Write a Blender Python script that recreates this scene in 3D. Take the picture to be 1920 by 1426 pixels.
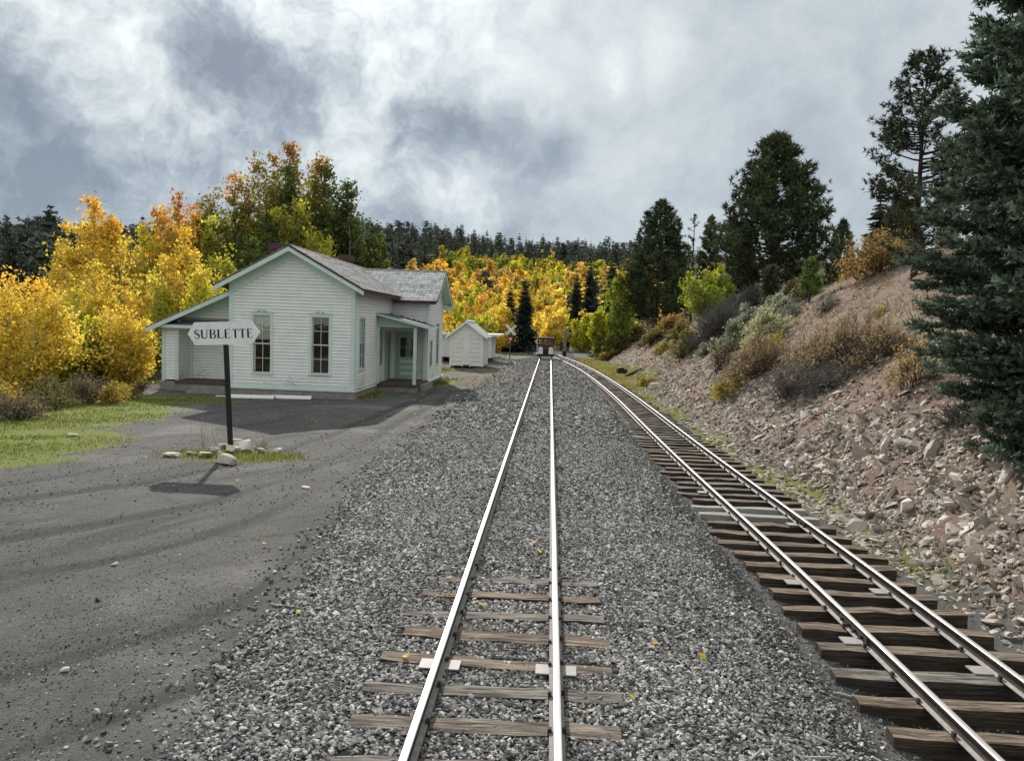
import bpy, math, random
import numpy as np
from mathutils import Vector, Matrix, Euler

SC = bpy.context.scene
for o in list(bpy.data.objects):
    bpy.data.objects.remove(o)
COL = SC.collection
PI = math.pi

# ------------------------------------------------------------------ camera
cam = bpy.data.cameras.new('camera')
cam.sensor_width = 36.0
cam.lens = 1386.0/1920.0*36.0
cam.clip_start = 0.05
cam.clip_end = 5000.0
camo = bpy.data.objects.new('camera', cam)
COL.objects.link(camo)
CAMZ = 2.73
YAW, PITCH, ROLL = math.radians(2.857), math.radians(4.203), math.radians(1.6)
camo.matrix_world = (Matrix.Translation((0, 0, CAMZ)) @ Matrix.Rotation(YAW, 4, 'Z') @
                     Matrix.Rotation(PI/2-PITCH, 4, 'X') @ Matrix.Rotation(ROLL, 4, 'Z'))
SC.camera = camo
CAMR = camo.matrix_world.to_3x3()

def sky_dir(px, py):
    """direction in the world of a point of the sky"""
    return (CAMR @ Vector(((px-960)/1386.0, -(py-713)/1386.0, -1))).normalized()

# ------------------------------------------------------------------ exposure
SC.view_settings.view_transform = 'Standard'
SC.view_settings.look = 'None'
SC.view_settings.gamma = 1
SC.view_settings.exposure = 1.03
SC.view_settings.use_curve_mapping = False

# ------------------------------------------------------------------ node helper
def nd(t, kind, ins=None, **props):
    n = t.nodes.new(kind)
    for k, v in props.items():
        setattr(n, k, v)
    for k, v in (ins or {}).items():
        s = n.inputs[k]
        if isinstance(v, bpy.types.NodeSocket):
            t.links.new(v, s)
        else:
            s.default_value = v
    return n
def mth(t, op, a, b=None, clamp=False):
    ins = {0: a}
    if b is not None: ins[1] = b
    return nd(t, 'ShaderNodeMath', ins, operation=op, use_clamp=clamp).outputs[0]
def mixc(t, f, a, b, mode='MIX'):
    def c(v): return v if isinstance(v, bpy.types.NodeSocket) else (v[0], v[1], v[2], 1)
    return nd(t, 'ShaderNodeMix', {0: f, 6: c(a), 7: c(b)}, data_type='RGBA', blend_type=mode).outputs[2]
def noise(t, vec, scale, detail=4, rough=.55, dist=0.0):
    return nd(t, 'ShaderNodeTexNoise', {'Vector': vec, 'Scale': scale, 'Detail': detail, 'Roughness': rough, 'Distortion': dist}).outputs[0]
def ramp(t, f, pts, interp='LINEAR'):
    n = nd(t, 'ShaderNodeValToRGB', {0: f})
    cr = n.color_ramp
    cr.interpolation = interp
    while len(cr.elements) < len(pts): cr.elements.new(.5)
    for e, (p, c) in zip(cr.elements, pts):
        e.position = p
        e.color = (c, c, c, 1) if isinstance(c, (int, float)) else (c[0], c[1], c[2], 1)
    return n.outputs[0]
def mapr(t, v, a, b, c=0.0, d=1.0, smooth=True):
    return nd(t, 'ShaderNodeMapRange', {0: v, 1: a, 2: b, 3: c, 4: d}, interpolation_type='SMOOTHSTEP' if smooth else 'LINEAR').outputs[0]

# ------------------------------------------------------------------ sun and sky
SUN_EL = math.radians(32.5)
SUN_AZ = math.radians(17.5)          # towards -X from +Y
sun_dir = Vector((-math.sin(SUN_AZ)*math.cos(SUN_EL), math.cos(SUN_AZ)*math.cos(SUN_EL), math.sin(SUN_EL)))
sl = bpy.data.lights.new('sun', 'SUN')
sl.energy = 2.9
sl.angle = math.radians(0.6)
sl.color = (1.0, 0.94, 0.86)
so = bpy.data.objects.new('sun', sl)
so.rotation_euler = (-sun_dir).to_track_quat('-Z', 'Y').to_euler()
so.location = (0, 0, 60)
COL.objects.link(so)

W = bpy.data.worlds.new('World')
SC.world = W
W.use_nodes = True
t = W.node_tree
t.nodes.clear()
SKY_STRENGTH = 0.1
sky = nd(t, 'ShaderNodeTexSky', sky_type='NISHITA', sun_disc=False, sun_elevation=SUN_EL, sun_rotation=-SUN_AZ,
         altitude=2800.0, air_density=1.0, dust_density=1.0, ozone_density=1.0)
dirv = nd(t, 'ShaderNodeTexCoord').outputs['Generated']
dirn = nd(t, 'ShaderNodeVectorMath', {0: dirv}, operation='NORMALIZE').outputs[0]
sep = nd(t, 'ShaderNodeSeparateXYZ', {0: dirn})
# clouds lie on a layer overhead: project the direction on it
zz = mth(t, 'ADD', mth(t, 'MAXIMUM', sep.outputs[2], 0.0), 0.22)
lay = nd(t, 'ShaderNodeCombineXYZ', {0: mth(t, 'DIVIDE', sep.outputs[0], zz), 1: mth(t, 'DIVIDE', sep.outputs[1], zz), 2: 0.0}).outputs[0]
def blob(px, py, rad_px, amp, sharp=1.0):
    d = sky_dir(px, py)
    dot = nd(t, 'ShaderNodeVectorMath', {0: dirn, 1: d}, operation='DOT_PRODUCT').outputs['Value']
    ang2 = mth(t, 'MULTIPLY', mth(t, 'SUBTRACT', 1.0, dot), 2.0)        # ~angle^2
    s2 = (rad_px/1386.0)**2
    g = mth(t, 'POWER', 2.71828, mth(t, 'MULTIPLY', ang2, -1.0/s2))
    return mth(t, 'MULTIPLY', g, amp)
warp = nd(t, 'ShaderNodeTexNoise', {'Vector': dirn, 'Scale': 5.0, 'Detail': 5.0, 'Roughness': .6}).outputs['Color']
wv = nd(t, 'ShaderNodeVectorMath', {0: warp, 1: (.5, .5, .5)}, operation='SUBTRACT').outputs[0]
dirw0 = nd(t, 'ShaderNodeVectorMath', {0: dirn, 1: nd(t, 'ShaderNodeVectorMath', {0: wv, 'Scale': .16}, operation='SCALE').outputs[0]}, operation='ADD').outputs[0]
dirn = nd(t, 'ShaderNodeVectorMath', {0: dirw0}, operation='NORMALIZE').outputs[0]
SKYBLOBS = [
    # px, py, radius, amount (positive bright)
    (880, 90, 240, .12), (1000, 190, 200, .10), (640, 90, 130, .14),
    (240, 40, 120, .26), (180, 190, 110, .30), (300, 270, 90, .26), (110, 60, 60, .12), (480, 250, 60, .22), (690, 190, 90, .16), (500, 60, 50, .12),
    (850, 345, 110, .20), (1150, 115, 28, .26), (1250, 100, 45, .14), (690, 330, 60, .14),
    (30, 290, 200, -.25), (-60, 120, 110, -.20), (-250, 330, 300, -.2), (360, 370, 170, -.30), (200, 400, 200, -.22),
    (430, 95, 70, -.40), (370, 165, 60, -.26), (560, 190, 80, -.42), (330, 90, 40, -.2), (300, 130, 60, -.25),
    (790, 250, 62, -.46), (925, 238, 62, -.36), (1045, 295, 60, -.32), (720, 320, 60, -.16), (870, 215, 36, -.26),
    (900, 430, 260, -.30), (1400, 320, 230, -.08), (1650, 340, 240, -.12), (1330, 120, 200, .02), (1180, 330, 90, .06)]
# sky behind the camera whitened to lift shaded walls, as sunlit clouds would
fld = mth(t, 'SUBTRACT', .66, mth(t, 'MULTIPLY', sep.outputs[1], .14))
acc = None
for b in SKYBLOBS:
    v = blob(b[0], b[1], b[2], b[3] if b[3] > 0 else b[3]*.80)
    acc = v if acc is None else mth(t, 'ADD', acc, v)
n1 = noise(t, lay, 2.6, 9, .6, .1)
n2 = noise(t, dirn, 13.0, 10, .64, .15)
# breaks in the deck: rough where clouds are broken, smooth towards +X
rgh = mapr(t, sep.outputs[0], -.25, .08, 1.0, .28)
nz = mth(t, 'ADD', mth(t, 'MULTIPLY', mth(t, 'SUBTRACT', n1, .5), .75), mth(t, 'MULTIPLY', mth(t, 'SUBTRACT', n2, .5), 1.75))
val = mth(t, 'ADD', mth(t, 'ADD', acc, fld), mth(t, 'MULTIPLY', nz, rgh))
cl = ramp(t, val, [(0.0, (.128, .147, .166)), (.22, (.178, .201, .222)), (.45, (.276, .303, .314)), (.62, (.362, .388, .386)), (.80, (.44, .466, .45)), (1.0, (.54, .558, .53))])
zen = mth(t, 'MULTIPLY', mth(t, 'ADD', mth(t, 'MULTIPLY', mth(t, 'MAXIMUM', sep.outputs[2], 0.0), 0.35), .86), 0.97/SKY_STRENGTH)
# thin cloud glows round the hidden sun
sdot = nd(t, 'ShaderNodeVectorMath', {0: dirn, 1: sun_dir}, operation='DOT_PRODUCT').outputs['Value']
aur = mth(t, 'MULTIPLY', mth(t, 'POWER', 2.71828, mth(t, 'MULTIPLY', mth(t, 'SUBTRACT', 1.0, sdot), -2.0/.20**2)), .45)
zen = mth(t, 'MULTIPLY', zen, mth(t, 'ADD', aur, 1.0))
clb = nd(t, 'ShaderNodeVectorMath', {0: cl, 'Scale': zen}, operation='SCALE').outputs[0]
skyc = mixc(t, .93, sky.outputs[0], clb)
bg = nd(t, 'ShaderNodeBackground', {0: skyc, 1: SKY_STRENGTH})
wo = nd(t, 'ShaderNodeOutputWorld', {0: bg.outputs[0]})
W.cycles.sampling_method = 'MANUAL'
W.cycles.sample_map_resolution = 512
SC.cycles.max_bounces = 6
SC.cycles.transparent_max_bounces = 6

# ------------------------------------------------------------------ object helpers
def tag(o, label=None, cat=None, group=None, kind=None):
    if label: o['label'] = label
    if cat: o['category'] = cat
    if group: o['group'] = group
    if kind: o['kind'] = kind
    return o
def add(name, data, parent=None, loc=None, rot=None, scale=None):
    o = bpy.data.objects.new(name, data)
    COL.objects.link(o)
    if parent is not None: o.parent = parent
    if loc is not None: o.location = loc
    if rot is not None: o.rotation_euler = rot
    if scale is not None: o.scale = (scale,)*3 if isinstance(scale, (int, float)) else scale
    return o
def empty(name, loc, rot=(0, 0, 0)):
    o = add(name, None, None, loc, rot)
    o.empty_display_size = .2
    return o

def npmesh(name, V, F, mats, mi=None, col=None, smooth=False):
    """V (n,3), F (m,k) arrays -> mesh"""
    me = bpy.data.meshes.new(name)
    V = np.asarray(V, np.float32)
    F = np.asarray(F, np.int32)
    m, k = F.shape
    me.vertices.add(len(V))
    me.vertices.foreach_set('co', V.ravel())
    me.loops.add(m*k)
    me.loops.foreach_set('vertex_index', F.ravel())
    me.polygons.add(m)
    me.polygons.foreach_set('loop_start', np.arange(0, m*k, k, dtype=np.int32))
    if mi is not None: me.polygons.foreach_set('material_index', np.asarray(mi, np.int32))
    if smooth: me.polygons.foreach_set('use_smooth', np.ones(m, bool))
    for x in (mats if isinstance(mats, (list, tuple)) else [mats]): me.materials.append(x)
    if col is not None:
        at = me.attributes.new('Col', 'FLOAT_COLOR', 'POINT')
        c = np.ones((len(V), 4), np.float32)
        c[:, :3] = col
        at.data.foreach_set('color', c.ravel())
    me.update(calc_edges=True)
    return me

class MB:
    """collects simple solids into one mesh"""
    def __init__(s): s.v = []; s.f = []; s.m = []
    def poly(s, pts, mi=0):
        i = len(s.v); s.v += [tuple(p) for p in pts]; s.f.append(tuple(range(i, i+len(pts)))); s.m.append(mi); return s
    def hexa(s, p, mi=0):
        """8 corners: bottom ring 0-3, top ring 4-7"""
        i = len(s.v); s.v += [tuple(q) for q in p]
        for f in ((3, 2, 1, 0), (4, 5, 6, 7), (0, 1, 5, 4), (1, 2, 6, 5), (2, 3, 7, 6), (3, 0, 4, 7)):
            s.f.append(tuple(i+k for k in f)); s.m.append(mi)
        return s
    def box(s, x0, x1, y0, y1, z0, z1, mi=0):
        return s.hexa([(x0, y0, z0), (x1, y0, z0), (x1, y1, z0), (x0, y1, z0), (x0, y0, z1), (x1, y0, z1), (x1, y1, z1), (x0, y1, z1)], mi)
    def prism(s, pts, d, mi=0):
        """flat outline pts swept along vector d"""
        n = len(pts); i = len(s.v); d = Vector(d)
        s.v += [tuple(p) for p in pts] + [tuple(Vector(p)+d) for p in pts]
        s.f.append(tuple(range(i+n-1, i-1, -1))); s.m.append(mi)
        s.f.append(tuple(range(i+n, i+2*n))); s.m.append(mi)
        for k in range(n):
            s.f.append((i+k, i+(k+1) % n, i+n+(k+1) % n, i+n+k)); s.m.append(mi)
        return s
    def tube(s, path, rad, n=6, mi=0, cap=True):
        path = [Vector(p) for p in path]; i = len(s.v); N = len(path)
        if isinstance(rad, (int, float)): rad = [rad]*N
        for k, p in enumerate(path):
            tg = (path[min(k+1, N-1)]-path[max(k-1, 0)]).normalized()
            a = tg.orthogonal().normalized() if k == 0 else (a-tg*a.dot(tg)).normalized()
            b = tg.cross(a)
            for j in range(n):
                th = 2*PI*j/n
                s.v.append(tuple(p+(a*math.cos(th)+b*math.sin(th))*rad[k]))
        for k in range(N-1):
            for j in range(n):
                s.f.append((i+k*n+j, i+k*n+(j+1) % n, i+(k+1)*n+(j+1) % n, i+(k+1)*n+j)); s.m.append(mi)
        if cap:
            s.f.append(tuple(i+j for j in range(n-1, -1, -1))); s.m.append(mi)
            s.f.append(tuple(i+(N-1)*n+j for j in range(n))); s.m.append(mi)
        return s
    def mesh(s, name, mats, smooth=False):
        me = bpy.data.meshes.new(name)
        me.from_pydata(s.v, [], s.f)
        for x in (mats if isinstance(mats, (list, tuple)) else [mats]): me.materials.append(x)
        me.polygons.foreach_set('material_index', s.m)
        if smooth: me.polygons.foreach_set('use_smooth', [True]*len(s.f))
        me.update()
        return me
    def build(s, name, mats, parent=None, loc=None, rot=None, smooth=False):
        return add(name, s.mesh(name, mats, smooth), parent, loc, rot)

# ------------------------------------------------------------------ materials
def new_mat(name):
    m = bpy.data.materials.new(name)
    m.use_nodes = True
    t = m.node_tree
    t.nodes.clear()
    out = nd(t, 'ShaderNodeOutputMaterial')
    return m, t, out
def bump(t, h, strength, dist=.02):
    return nd(t, 'ShaderNodeBump', {'Height': h, 'Strength': strength, 'Distance': dist}).outputs[0]
def principled(t, out, col, rough=.8, spec=.3, nor=None, metal=0.0):
    c = col if isinstance(col, bpy.types.NodeSocket) else (col[0], col[1], col[2], 1)
    p = nd(t, 'ShaderNodeBsdfPrincipled', {'Base Color': c, 'Roughness': rough, 'Specular IOR Level': spec, 'Metallic': metal})
    if nor is not None: t.links.new(nor, p.inputs['Normal'])
    t.links.new(p.outputs[0], out.inputs[0])
    return p
def pos(t): return nd(t, 'ShaderNodeNewGeometry').outputs['Position']
def obc(t): return nd(t, 'ShaderNodeTexCoord').outputs['Object']
def orand(t): return nd(t, 'ShaderNodeObjectInfo').outputs['Random']
def attr(t, name): return nd(t, 'ShaderNodeAttribute', attribute_name=name)
def scl(t, v, s):
    return nd(t, 'ShaderNodeVectorMath', {0: v, 1: s}, operation='MULTIPLY').outputs[0]

def mat_simple(name, c, rough=.7, spec=.3, var=.18, sc=6.0, metal=0.0, bmp=.1, dirt=None):
    m, t, out = new_mat(name)
    p = pos(t)
    n = noise(t, p, sc, 6, .65)
    k = mapr(t, n, .25, .75, 1-var, 1+var, False)
    col = nd(t, 'ShaderNodeVectorMath', {0: c, 'Scale': k}, operation='SCALE').outputs[0]
    if dirt is not None:
        col = mixc(t, mapr(t, noise(t, p, sc*2.3, 7, .7), .55, .7), col, dirt)
    principled(t, out, col, rough, spec, bump(t, noise(t, p, sc*9, 4), bmp), metal)
    return m

def mat_paint(name, c, flake, wood=(.20, .17, .14), streak=(18, 18, 3), thr=.60):
    """old oil paint on boards: dirt streaks, flakes where bare wood shows"""
    m, t, out = new_mat(name)
    p = obc(t)
    n = noise(t, p, 2.2, 5, .6)
    g = noise(t, scl(t, p, streak), 1.0, 5, .65)
    k = mapr(t, n, .2, .8, .86, 1.07, False)
    col = nd(t, 'ShaderNodeVectorMath', {0: c, 'Scale': k}, operation='SCALE').outputs[0]
    col = mixc(t, mapr(t, g, .55, .8, 0, .28), col, (c[0]*.62, c[1]*.60, c[2]*.55))
    fl = noise(t, scl(t, p, (2.0, 2.0, 9.0)), 6.0, 8, .72)
    f2 = mth(t, 'ADD', fl, mth(t, 'MULTIPLY', mth(t, 'SUBTRACT', noise(t, p, 1.1, 3), .5), .35))
    # wear is worst on the lowest boards
    sz = nd(t, 'ShaderNodeSeparateXYZ', {0: p}).outputs[2]
    low = mapr(t, sz, 0.3, 1.1, .09, 0.0)
    fm = mapr(t, mth(t, 'ADD', f2, low), thr+.08, thr+.10)
    col = mixc(t, mth(t, 'MULTIPLY', fm, flake), col, wood)
    principled(t, out, col, .62, .3, bump(t, mth(t, 'ADD', mth(t, 'MULTIPLY', fm, -.6), g), .25, .004))
    return m

M = {}
M['lapgap'] = mat_simple('grime and lap shade between boards', (.22, .22, .21), .9, .1, .3, 5.0)  # dark gap colour carries the lap shadow along with the grime
M['siding'] = mat_paint('white siding paint', (.84, .845, .83), .9, thr=.565)
M['trim'] = mat_paint('mint trim paint', (.61, .73, .68), .55, thr=.64)
M['sash'] = mat_paint('sash paint', (.66, .70, .67), .5, thr=.66)
M['mintdoor'] = mat_paint('faded green door paint', (.36, .50, .42), .35, thr=.68)
M['shed'] = mat_paint('shed whitewash', (.74, .74, .72), .6, thr=.64)
M['concrete'] = mat_simple('foundation concrete', (.27, .25, .23), .95, .1, .3, 3.0, bmp=.5, dirt=(.12, .11, .10))
M['deck'] = mat_simple('old deck wood', (.10, .075, .06), .9, .15, .35, 8.0, bmp=.4, dirt=(.19, .10, .07))
M['black'] = mat_simple('black paint', (.012, .012, .013), .5, .3, .3, 6.0)
M['iron'] = mat_simple('dark iron', (.045, .038, .034), .75, .3, .4, 10.0, metal=.0)
M['white'] = mat_simple('white gloss', (.78, .78, .76), .45, .4, .06, 3.0)
M['signwhite'] = mat_simple('sign white paint', (.80, .80, .80), .6, .25, .07, 4.0, bmp=.04, dirt=(.62, .61, .58))
M['metalroof'] = mat_simple('sheet metal roof', (.62, .63, .62), .38, .5, .08, 3.0, metal=.35)
M['greyfelt'] = mat_simple('grey roll roofing', (.13, .14, .16), .85, .25, .3, 5.0, bmp=.3, dirt=(.05, .05, .055))
M['red'] = mat_simple('dull red paint', (.11, .016, .016), .45, .4, .15, 4.0)
M['signred'] = mat_simple('sign red', (.48, .03, .035), .5, .4, .05, 4.0)
M['grey'] = mat_simple('grey steel post', (.09, .09, .09), .6, .4, .2, 8.0)
M['plate'] = mat_simple('galvanised plate', (.29, .275, .26), .6, .4, .18, 14.0, dirt=(.28, .22, .19))
M['greypost'] = mat_simple('weathered timber', (.23, .19, .155), .9, .15, .35, 9.0, bmp=.5, dirt=(.09, .07, .06))
M['blindcloth'] = mat_simple('window blind', (.82, .79, .73), .9, .1, .06)
M['seat'] = mat_simple('pale seat vinyl', (.45, .44, .40), .6, .3, .1)
M['tankwhite'] = mat_simple('white plastic tank', (.74, .73, .66), .5, .4, .06, 2.0)
M['soffit'] = mat_simple('red brown rake edge', (.095, .045, .036), .8, .2, .3, 5.0)
M['canvas'] = mat_simple('pale canvas', (.55, .54, .50), .8, .2, .1)

def mat_brick():
    m, t, out = new_mat('dark chimney brick')
    p = obc(t)
    b = nd(t, 'ShaderNodeTexBrick', {'Vector': scl(t, p, (1, 1, 1)), 'Color1': (.11, .05, .045, 1), 'Color2': (.075, .04, .04, 1), 'Mortar': (.17, .15, .14, 1), 'Scale': 4.6, 'Mortar Size': .012})
    r = nd(t, 'ShaderNodeVectorRotate', {'Vector': p, 'Angle': PI/2}, rotation_type='X_AXIS').outputs[0]
    t.links.new(r, b.inputs['Vector'])
    col = mixc(t, mapr(t, noise(t, p, 7, 5), .4, .7), b.outputs[0], (.06, .045, .045))
    principled(t, out, col, .92, .15, bump(t, b.outputs[1], -.4, .01))
    return m
M['brick'] = mat_brick()

def mat_shingle():
    m, t, out = new_mat('weathered wood shingle')
    a = attr(t, 'Col').outputs['Color']
    p = obc(t)
    g = noise(t, scl(t, p, (22, 22, 22)), 1.0, 5, .7)
    col = mixc(t, mapr(t, g, .35, .7, 0, .5), a, (.16, .15, .15))
    col = mixc(t, mapr(t, noise(t, p, 1.2, 4), .5, .75, 0, .25), col, (.34, .32, .30))
    principled(t, out, col, .36, .7, bump(t, g, .3, .004))
    return m
M['shingle'] = mat_shingle()

def mat_glass():
    m, t, out = new_mat('old window glass')
    fr = nd(t, 'ShaderNodeFresnel', {'IOR': 1.5}).outputs[0]
    nb = bump(t, noise(t, obc(t), 3.0, 2), .08, .02)
    g = nd(t, 'ShaderNodeBsdfGlossy', {'Color': (1, 1, 1, 1), 'Roughness': .02, 'Normal': nb})
    tr = nd(t, 'ShaderNodeBsdfTransparent', {0: (.86, .88, .87, 1)})
    mx = nd(t, 'ShaderNodeMixShader', {0: mth(t, 'ADD', fr, .015), 1: tr.outputs[0], 2: g.outputs[0]})
    t.links.new(mx.outputs[0], out.inputs[0])
    return m
M['glass'] = mat_glass()

def mat_rail():
    m, t, out = new_mat('polished rail head')
    p = pos(t)
    n = noise(t, scl(t, p, (60, 1.2, 60)), 1.0, 4, .6)
    col = ramp(t, n, [(.3, (.60, .59, .56)), (.7, (.78, .77, .74))])
    principled(t, out, col, .42, .5, None, .55)
    return m
M['railtop'] = mat_rail()
def mat_railside():
    m, t, out = new_mat('rusty rail web')
    p = pos(t)
    n = noise(t, p, 14, 6, .7)
    col = ramp(t, n, [(.3, (.03, .026, .023)), (.55, (.062, .050, .042)), (.75, (.11, .085, .07))])
    principled(t, out, col, .85, .25, bump(t, n, .3, .005))
    return m
M['railside'] = mat_railside()
def mat_railfoot():
    m, t, out = new_mat('dusty rail foot')
    p = pos(t)
    n = noise(t, p, 18, 6, .7)
    col = ramp(t, n, [(.3, (.15, .14, .13)), (.6, (.28, .262, .25)), (.8, (.36, .345, .33))])
    principled(t, out, col, .7, .35)
    return m
M['railfoot'] = mat_railfoot()

def mat_tie():
    m, t, out = new_mat('weathered tie timber')
    p = obc(t)
    r = orand(t)
    off = nd(t, 'ShaderNodeCombineXYZ', {0: mth(t, 'MULTIPLY', r, 37.0), 1: mth(t, 'MULTIPLY', r, 91.0), 2: mth(t, 'MULTIPLY', r, 17.0)}).outputs[0]
    q = nd(t, 'ShaderNodeVectorMath', {0: p, 1: off}, operation='ADD').outputs[0]
    g = noise(t, scl(t, q, (2.2, 40, 40)), 1.0, 6, .7, .5)
    pt = noise(t, scl(t, q, (1, 3, 3)), 2.4, 4, .6)
    a = ramp(t, g, [(.34, (.012, .010, .009)), (.45, (.10, .075, .057)), (.57, (.23, .175, .13)), (.72, (.40, .33, .26))])
    b = ramp(t, g, [(.36, (.02, .018, .016)), (.5, (.15, .135, .12)), (.72, (.35, .32, .29))])
    tint = mixc(t, mapr(t, r, .35, .8), a, b)
    col = mixc(t, mapr(t, pt, .5, .72, 0, .75), tint, (.05, .04, .034))
    # sides darker than the tops
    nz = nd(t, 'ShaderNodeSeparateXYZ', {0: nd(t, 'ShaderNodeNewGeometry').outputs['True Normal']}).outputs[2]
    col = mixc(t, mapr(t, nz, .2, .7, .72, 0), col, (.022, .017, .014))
    principled(t, out, col, .9, .2, bump(t, g, .9, .012))
    return m
M['tie'] = mat_tie()
def mat_palewood():
    m, t, out = new_mat('pale new tie timber')
    p = obc(t)
    g = noise(t, scl(t, p, (2.2, 40, 40)), 1.0, 6, .7, .5)
    col = ramp(t, g, [(.3, (.08, .075, .07)), (.45, (.27, .26, .245)), (.75, (.46, .45, .43))])
    principled(t, out, col, .85, .2, bump(t, g, .5, .008))
    return m
M['paletie'] = mat_palewood()

def mat_stone(name, pts, rough=.85, sc=25.0):
    m, t, out = new_mat(name)
    r = orand(t)
    p = pos(t)
    c = ramp(t, r, pts)
    k = mapr(t, noise(t, p, sc, 5, .7), .25, .75, .72, 1.25, False)
    col = nd(t, 'ShaderNodeVectorMath', {0: c, 'Scale': k}, operation='SCALE').outputs[0]
    # dust drifts over the stones in patches
    du = mapr(t, noise(t, p, .9, 5, .65), .40, .68, .80, 1.12, False)
    col = nd(t, 'ShaderNodeVectorMath', {0: col, 'Scale': du}, operation='SCALE').outputs[0]
    principled(t, out, col, rough, .3, bump(t, noise(t, p, sc*3, 4, .7), .35, .01))
    return m
M['ballast'] = mat_stone('grey ballast stone', [(0, (.058, .057, .058)), (.35, (.145, .143, .142)), (.62, (.255, .25, .243)), (.86, (.41, .40, .38)), (1, (.58, .56, .53))])
M['pebble'] = mat_stone('yard pebble', [(0, (.04, .04, .042)), (.4, (.12, .118, .112)), (.8, (.26, .25, .235)), (1, (.52, .50, .46))])
M['pinkrock'] = mat_stone('pinkish tan rock', [(0, (.22, .18, .15)), (.3, (.37, .315, .265)), (.6, (.475, .42, .365)), (.85, (.60, .55, .485)), (1, (.34, .305, .27))], .9, 9.0)
M['palerock'] = mat_stone('pale limestone', [(0, (.34, .31, .26)), (.5, (.50, .47, .41)), (1, (.62, .60, .56))], .9, 9.0)

def mat_leaf(name, trans=.45, var=.25, rough=.6):
    m, t, out = new_mat(name)
    a = attr(t, 'Col').outputs['Color']
    oc = nd(t, 'ShaderNodeObjectInfo').outputs['Color']
    c = mixc(t, 1.0, a, oc, 'MULTIPLY')
    k = mapr(t, noise(t, pos(t), .9, 3), .3, .7, 1-var*.6, 1+var*.6, False)
    c = nd(t, 'ShaderNodeVectorMath', {0: c, 'Scale': k}, operation='SCALE').outputs[0]
    d = nd(t, 'ShaderNodeBsdfDiffuse', {0: c})
    tr = nd(t, 'ShaderNodeBsdfTranslucent', {0: c})
    mx = nd(t, 'ShaderNodeMixShader', {0: trans, 1: d.outputs[0], 2: tr.outputs[0]})
    gl = nd(t, 'ShaderNodeBsdfGlossy', {0: (1, 1, 1, 1), 1: .55})
    m2 = nd(t, 'ShaderNodeMixShader', {0: .025, 1: mx.outputs[0], 2: gl.outputs[0]})
    t.links.new(m2.outputs[0], out.inputs[0])
    return m
M['leaf'] = mat_leaf('autumn leaf', .56)
M['needle'] = mat_leaf('conifer needle', .15, .3)
M['blade'] = mat_leaf('grass blade', .4, .3)
M['twig'] = mat_leaf('shrub twig', 0.0, .3)
def mat_bark(name, c1, c2, sc):
    m, t, out = new_mat(name)
    p = obc(t)
    n = noise(t, scl(t, p, sc), 1.0, 6, .7)
    principled(t, out, ramp(t, n, [(.35, c1), (.62, c2)]), .9, .15, bump(t, n, .6, .03))
    return m
M['aspenbark'] = mat_bark('aspen bark', (.09, .08, .065), (.42, .40, .34), (5, 5, 9))
M['pinebark'] = mat_bark('pine bark', (.025, .019, .016), (.085, .062, .05), (14, 14, 4))
def sstep(a,b,x):
    t=np.clip((np.asarray(x,float)-a)/(b-a),0,1); return t*t*(3-2*t)
SY=[-40,4,10,14,20,28,35,42,47,52,58,64,70,76,84]
SX=[3.85,3.82,3.78,3.68,3.58,3.53,3.45,3.2,2.92,2.55,1.98,1.37,.78,.25,-.3]
def siding_x(y): return np.interp(y,SY,SX)
def siding_z(y): return -0.27*(1-sstep(34,66,y))
def wob(x,y,s,seed):
    r=np.random.RandomState(seed); o=0
    for k in range(5):
        a=r.uniform(0,6.28); f=s*(1.0+.7*k)*r.uniform(.7,1.3); p=r.uniform(0,6.28)
        o=o+np.sin((x*math.cos(a)+y*math.sin(a))*f+p)/(1+.6*k)
    return o/2.6
def hill(x,y):
    s=y+0.55*np.maximum(0,-x-30)+0.12*np.maximum(0,x-60)
    h=np.interp(s,[90,120,150,190,260,330,400,440,520,700,1400],[0,1.2,4,9.6,20,33,45,48,46,40,30])
    h=h-(np.clip((x+20)*.03,-2,9)+np.clip(-(x+55)*.10,0,15))*sstep(170,330,s)
    return h*1.0+wob(x,y,.03,3)*h*.04
def crest(y): return np.interp(y,[-60,5,15,29,36,50,70,100,130],[7.4,7.4,7.2,6.9,6.0,4.5,3.0,1.2,.5])
def height(x,y):
    x=np.asarray(x,float); y=np.asarray(y,float)
    far=sstep(34,62,y)
    tr=np.where(True,1-sstep(92,130,y),1)
    # cross profile near
    near=np.interp(x,[-60,-3.4,-2.7,-1.6,.8,1.6,2.4,3.1,5.0,5.6],[-.2,-.2,-.2,-.15,-.15,-.22,-.40,-.56,-.57,-.47])
    farp=np.interp(x,[-60,-3.4,-2.7,-1.6,.9,2.3,3.0,5.0,5.6],[-.2,-.2,-.2,-.15,-.15,-.2,-.22,-.22,-.22])
    z=near*(1-far)+farp*far
    # exposed ties close to the camera
    z=z-.010*(1-sstep(7.3,8.6,y))*sstep(-1.9,-1.4,x)*sstep(1.3,.7,x)
    dx=x-5.3-.25*wob(y,0*y,.25,7)
    c=crest(y)
    b=.74*np.maximum(dx,0)
    k=.9
    bb=-np.log(np.exp(-b/k)+np.exp(-(c+.05*np.maximum(dx,0))/k))*k
    bb=np.where(dx>0,bb+np.log(1+np.exp(-c/k))*k,0)
    z=z+bb*tr+np.where(dx>0,wob(x,y,1.1,5)*.12*np.clip(dx/1.5,0,1)*tr,0)
    # left side falls away behind the yard
    z=z-1.6*sstep(15,34,-x-.0*y)*(1-sstep(70,110,y))
    z=z+hill(x,y)*sstep(88,125,y+.55*np.maximum(0,-x-30))
    z=z+wob(x,y,.9,9)*.02*np.where((x<-3.6)&(x>-40),1,0)
    return z
def hz(x, y): return float(height(x, y))

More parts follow.
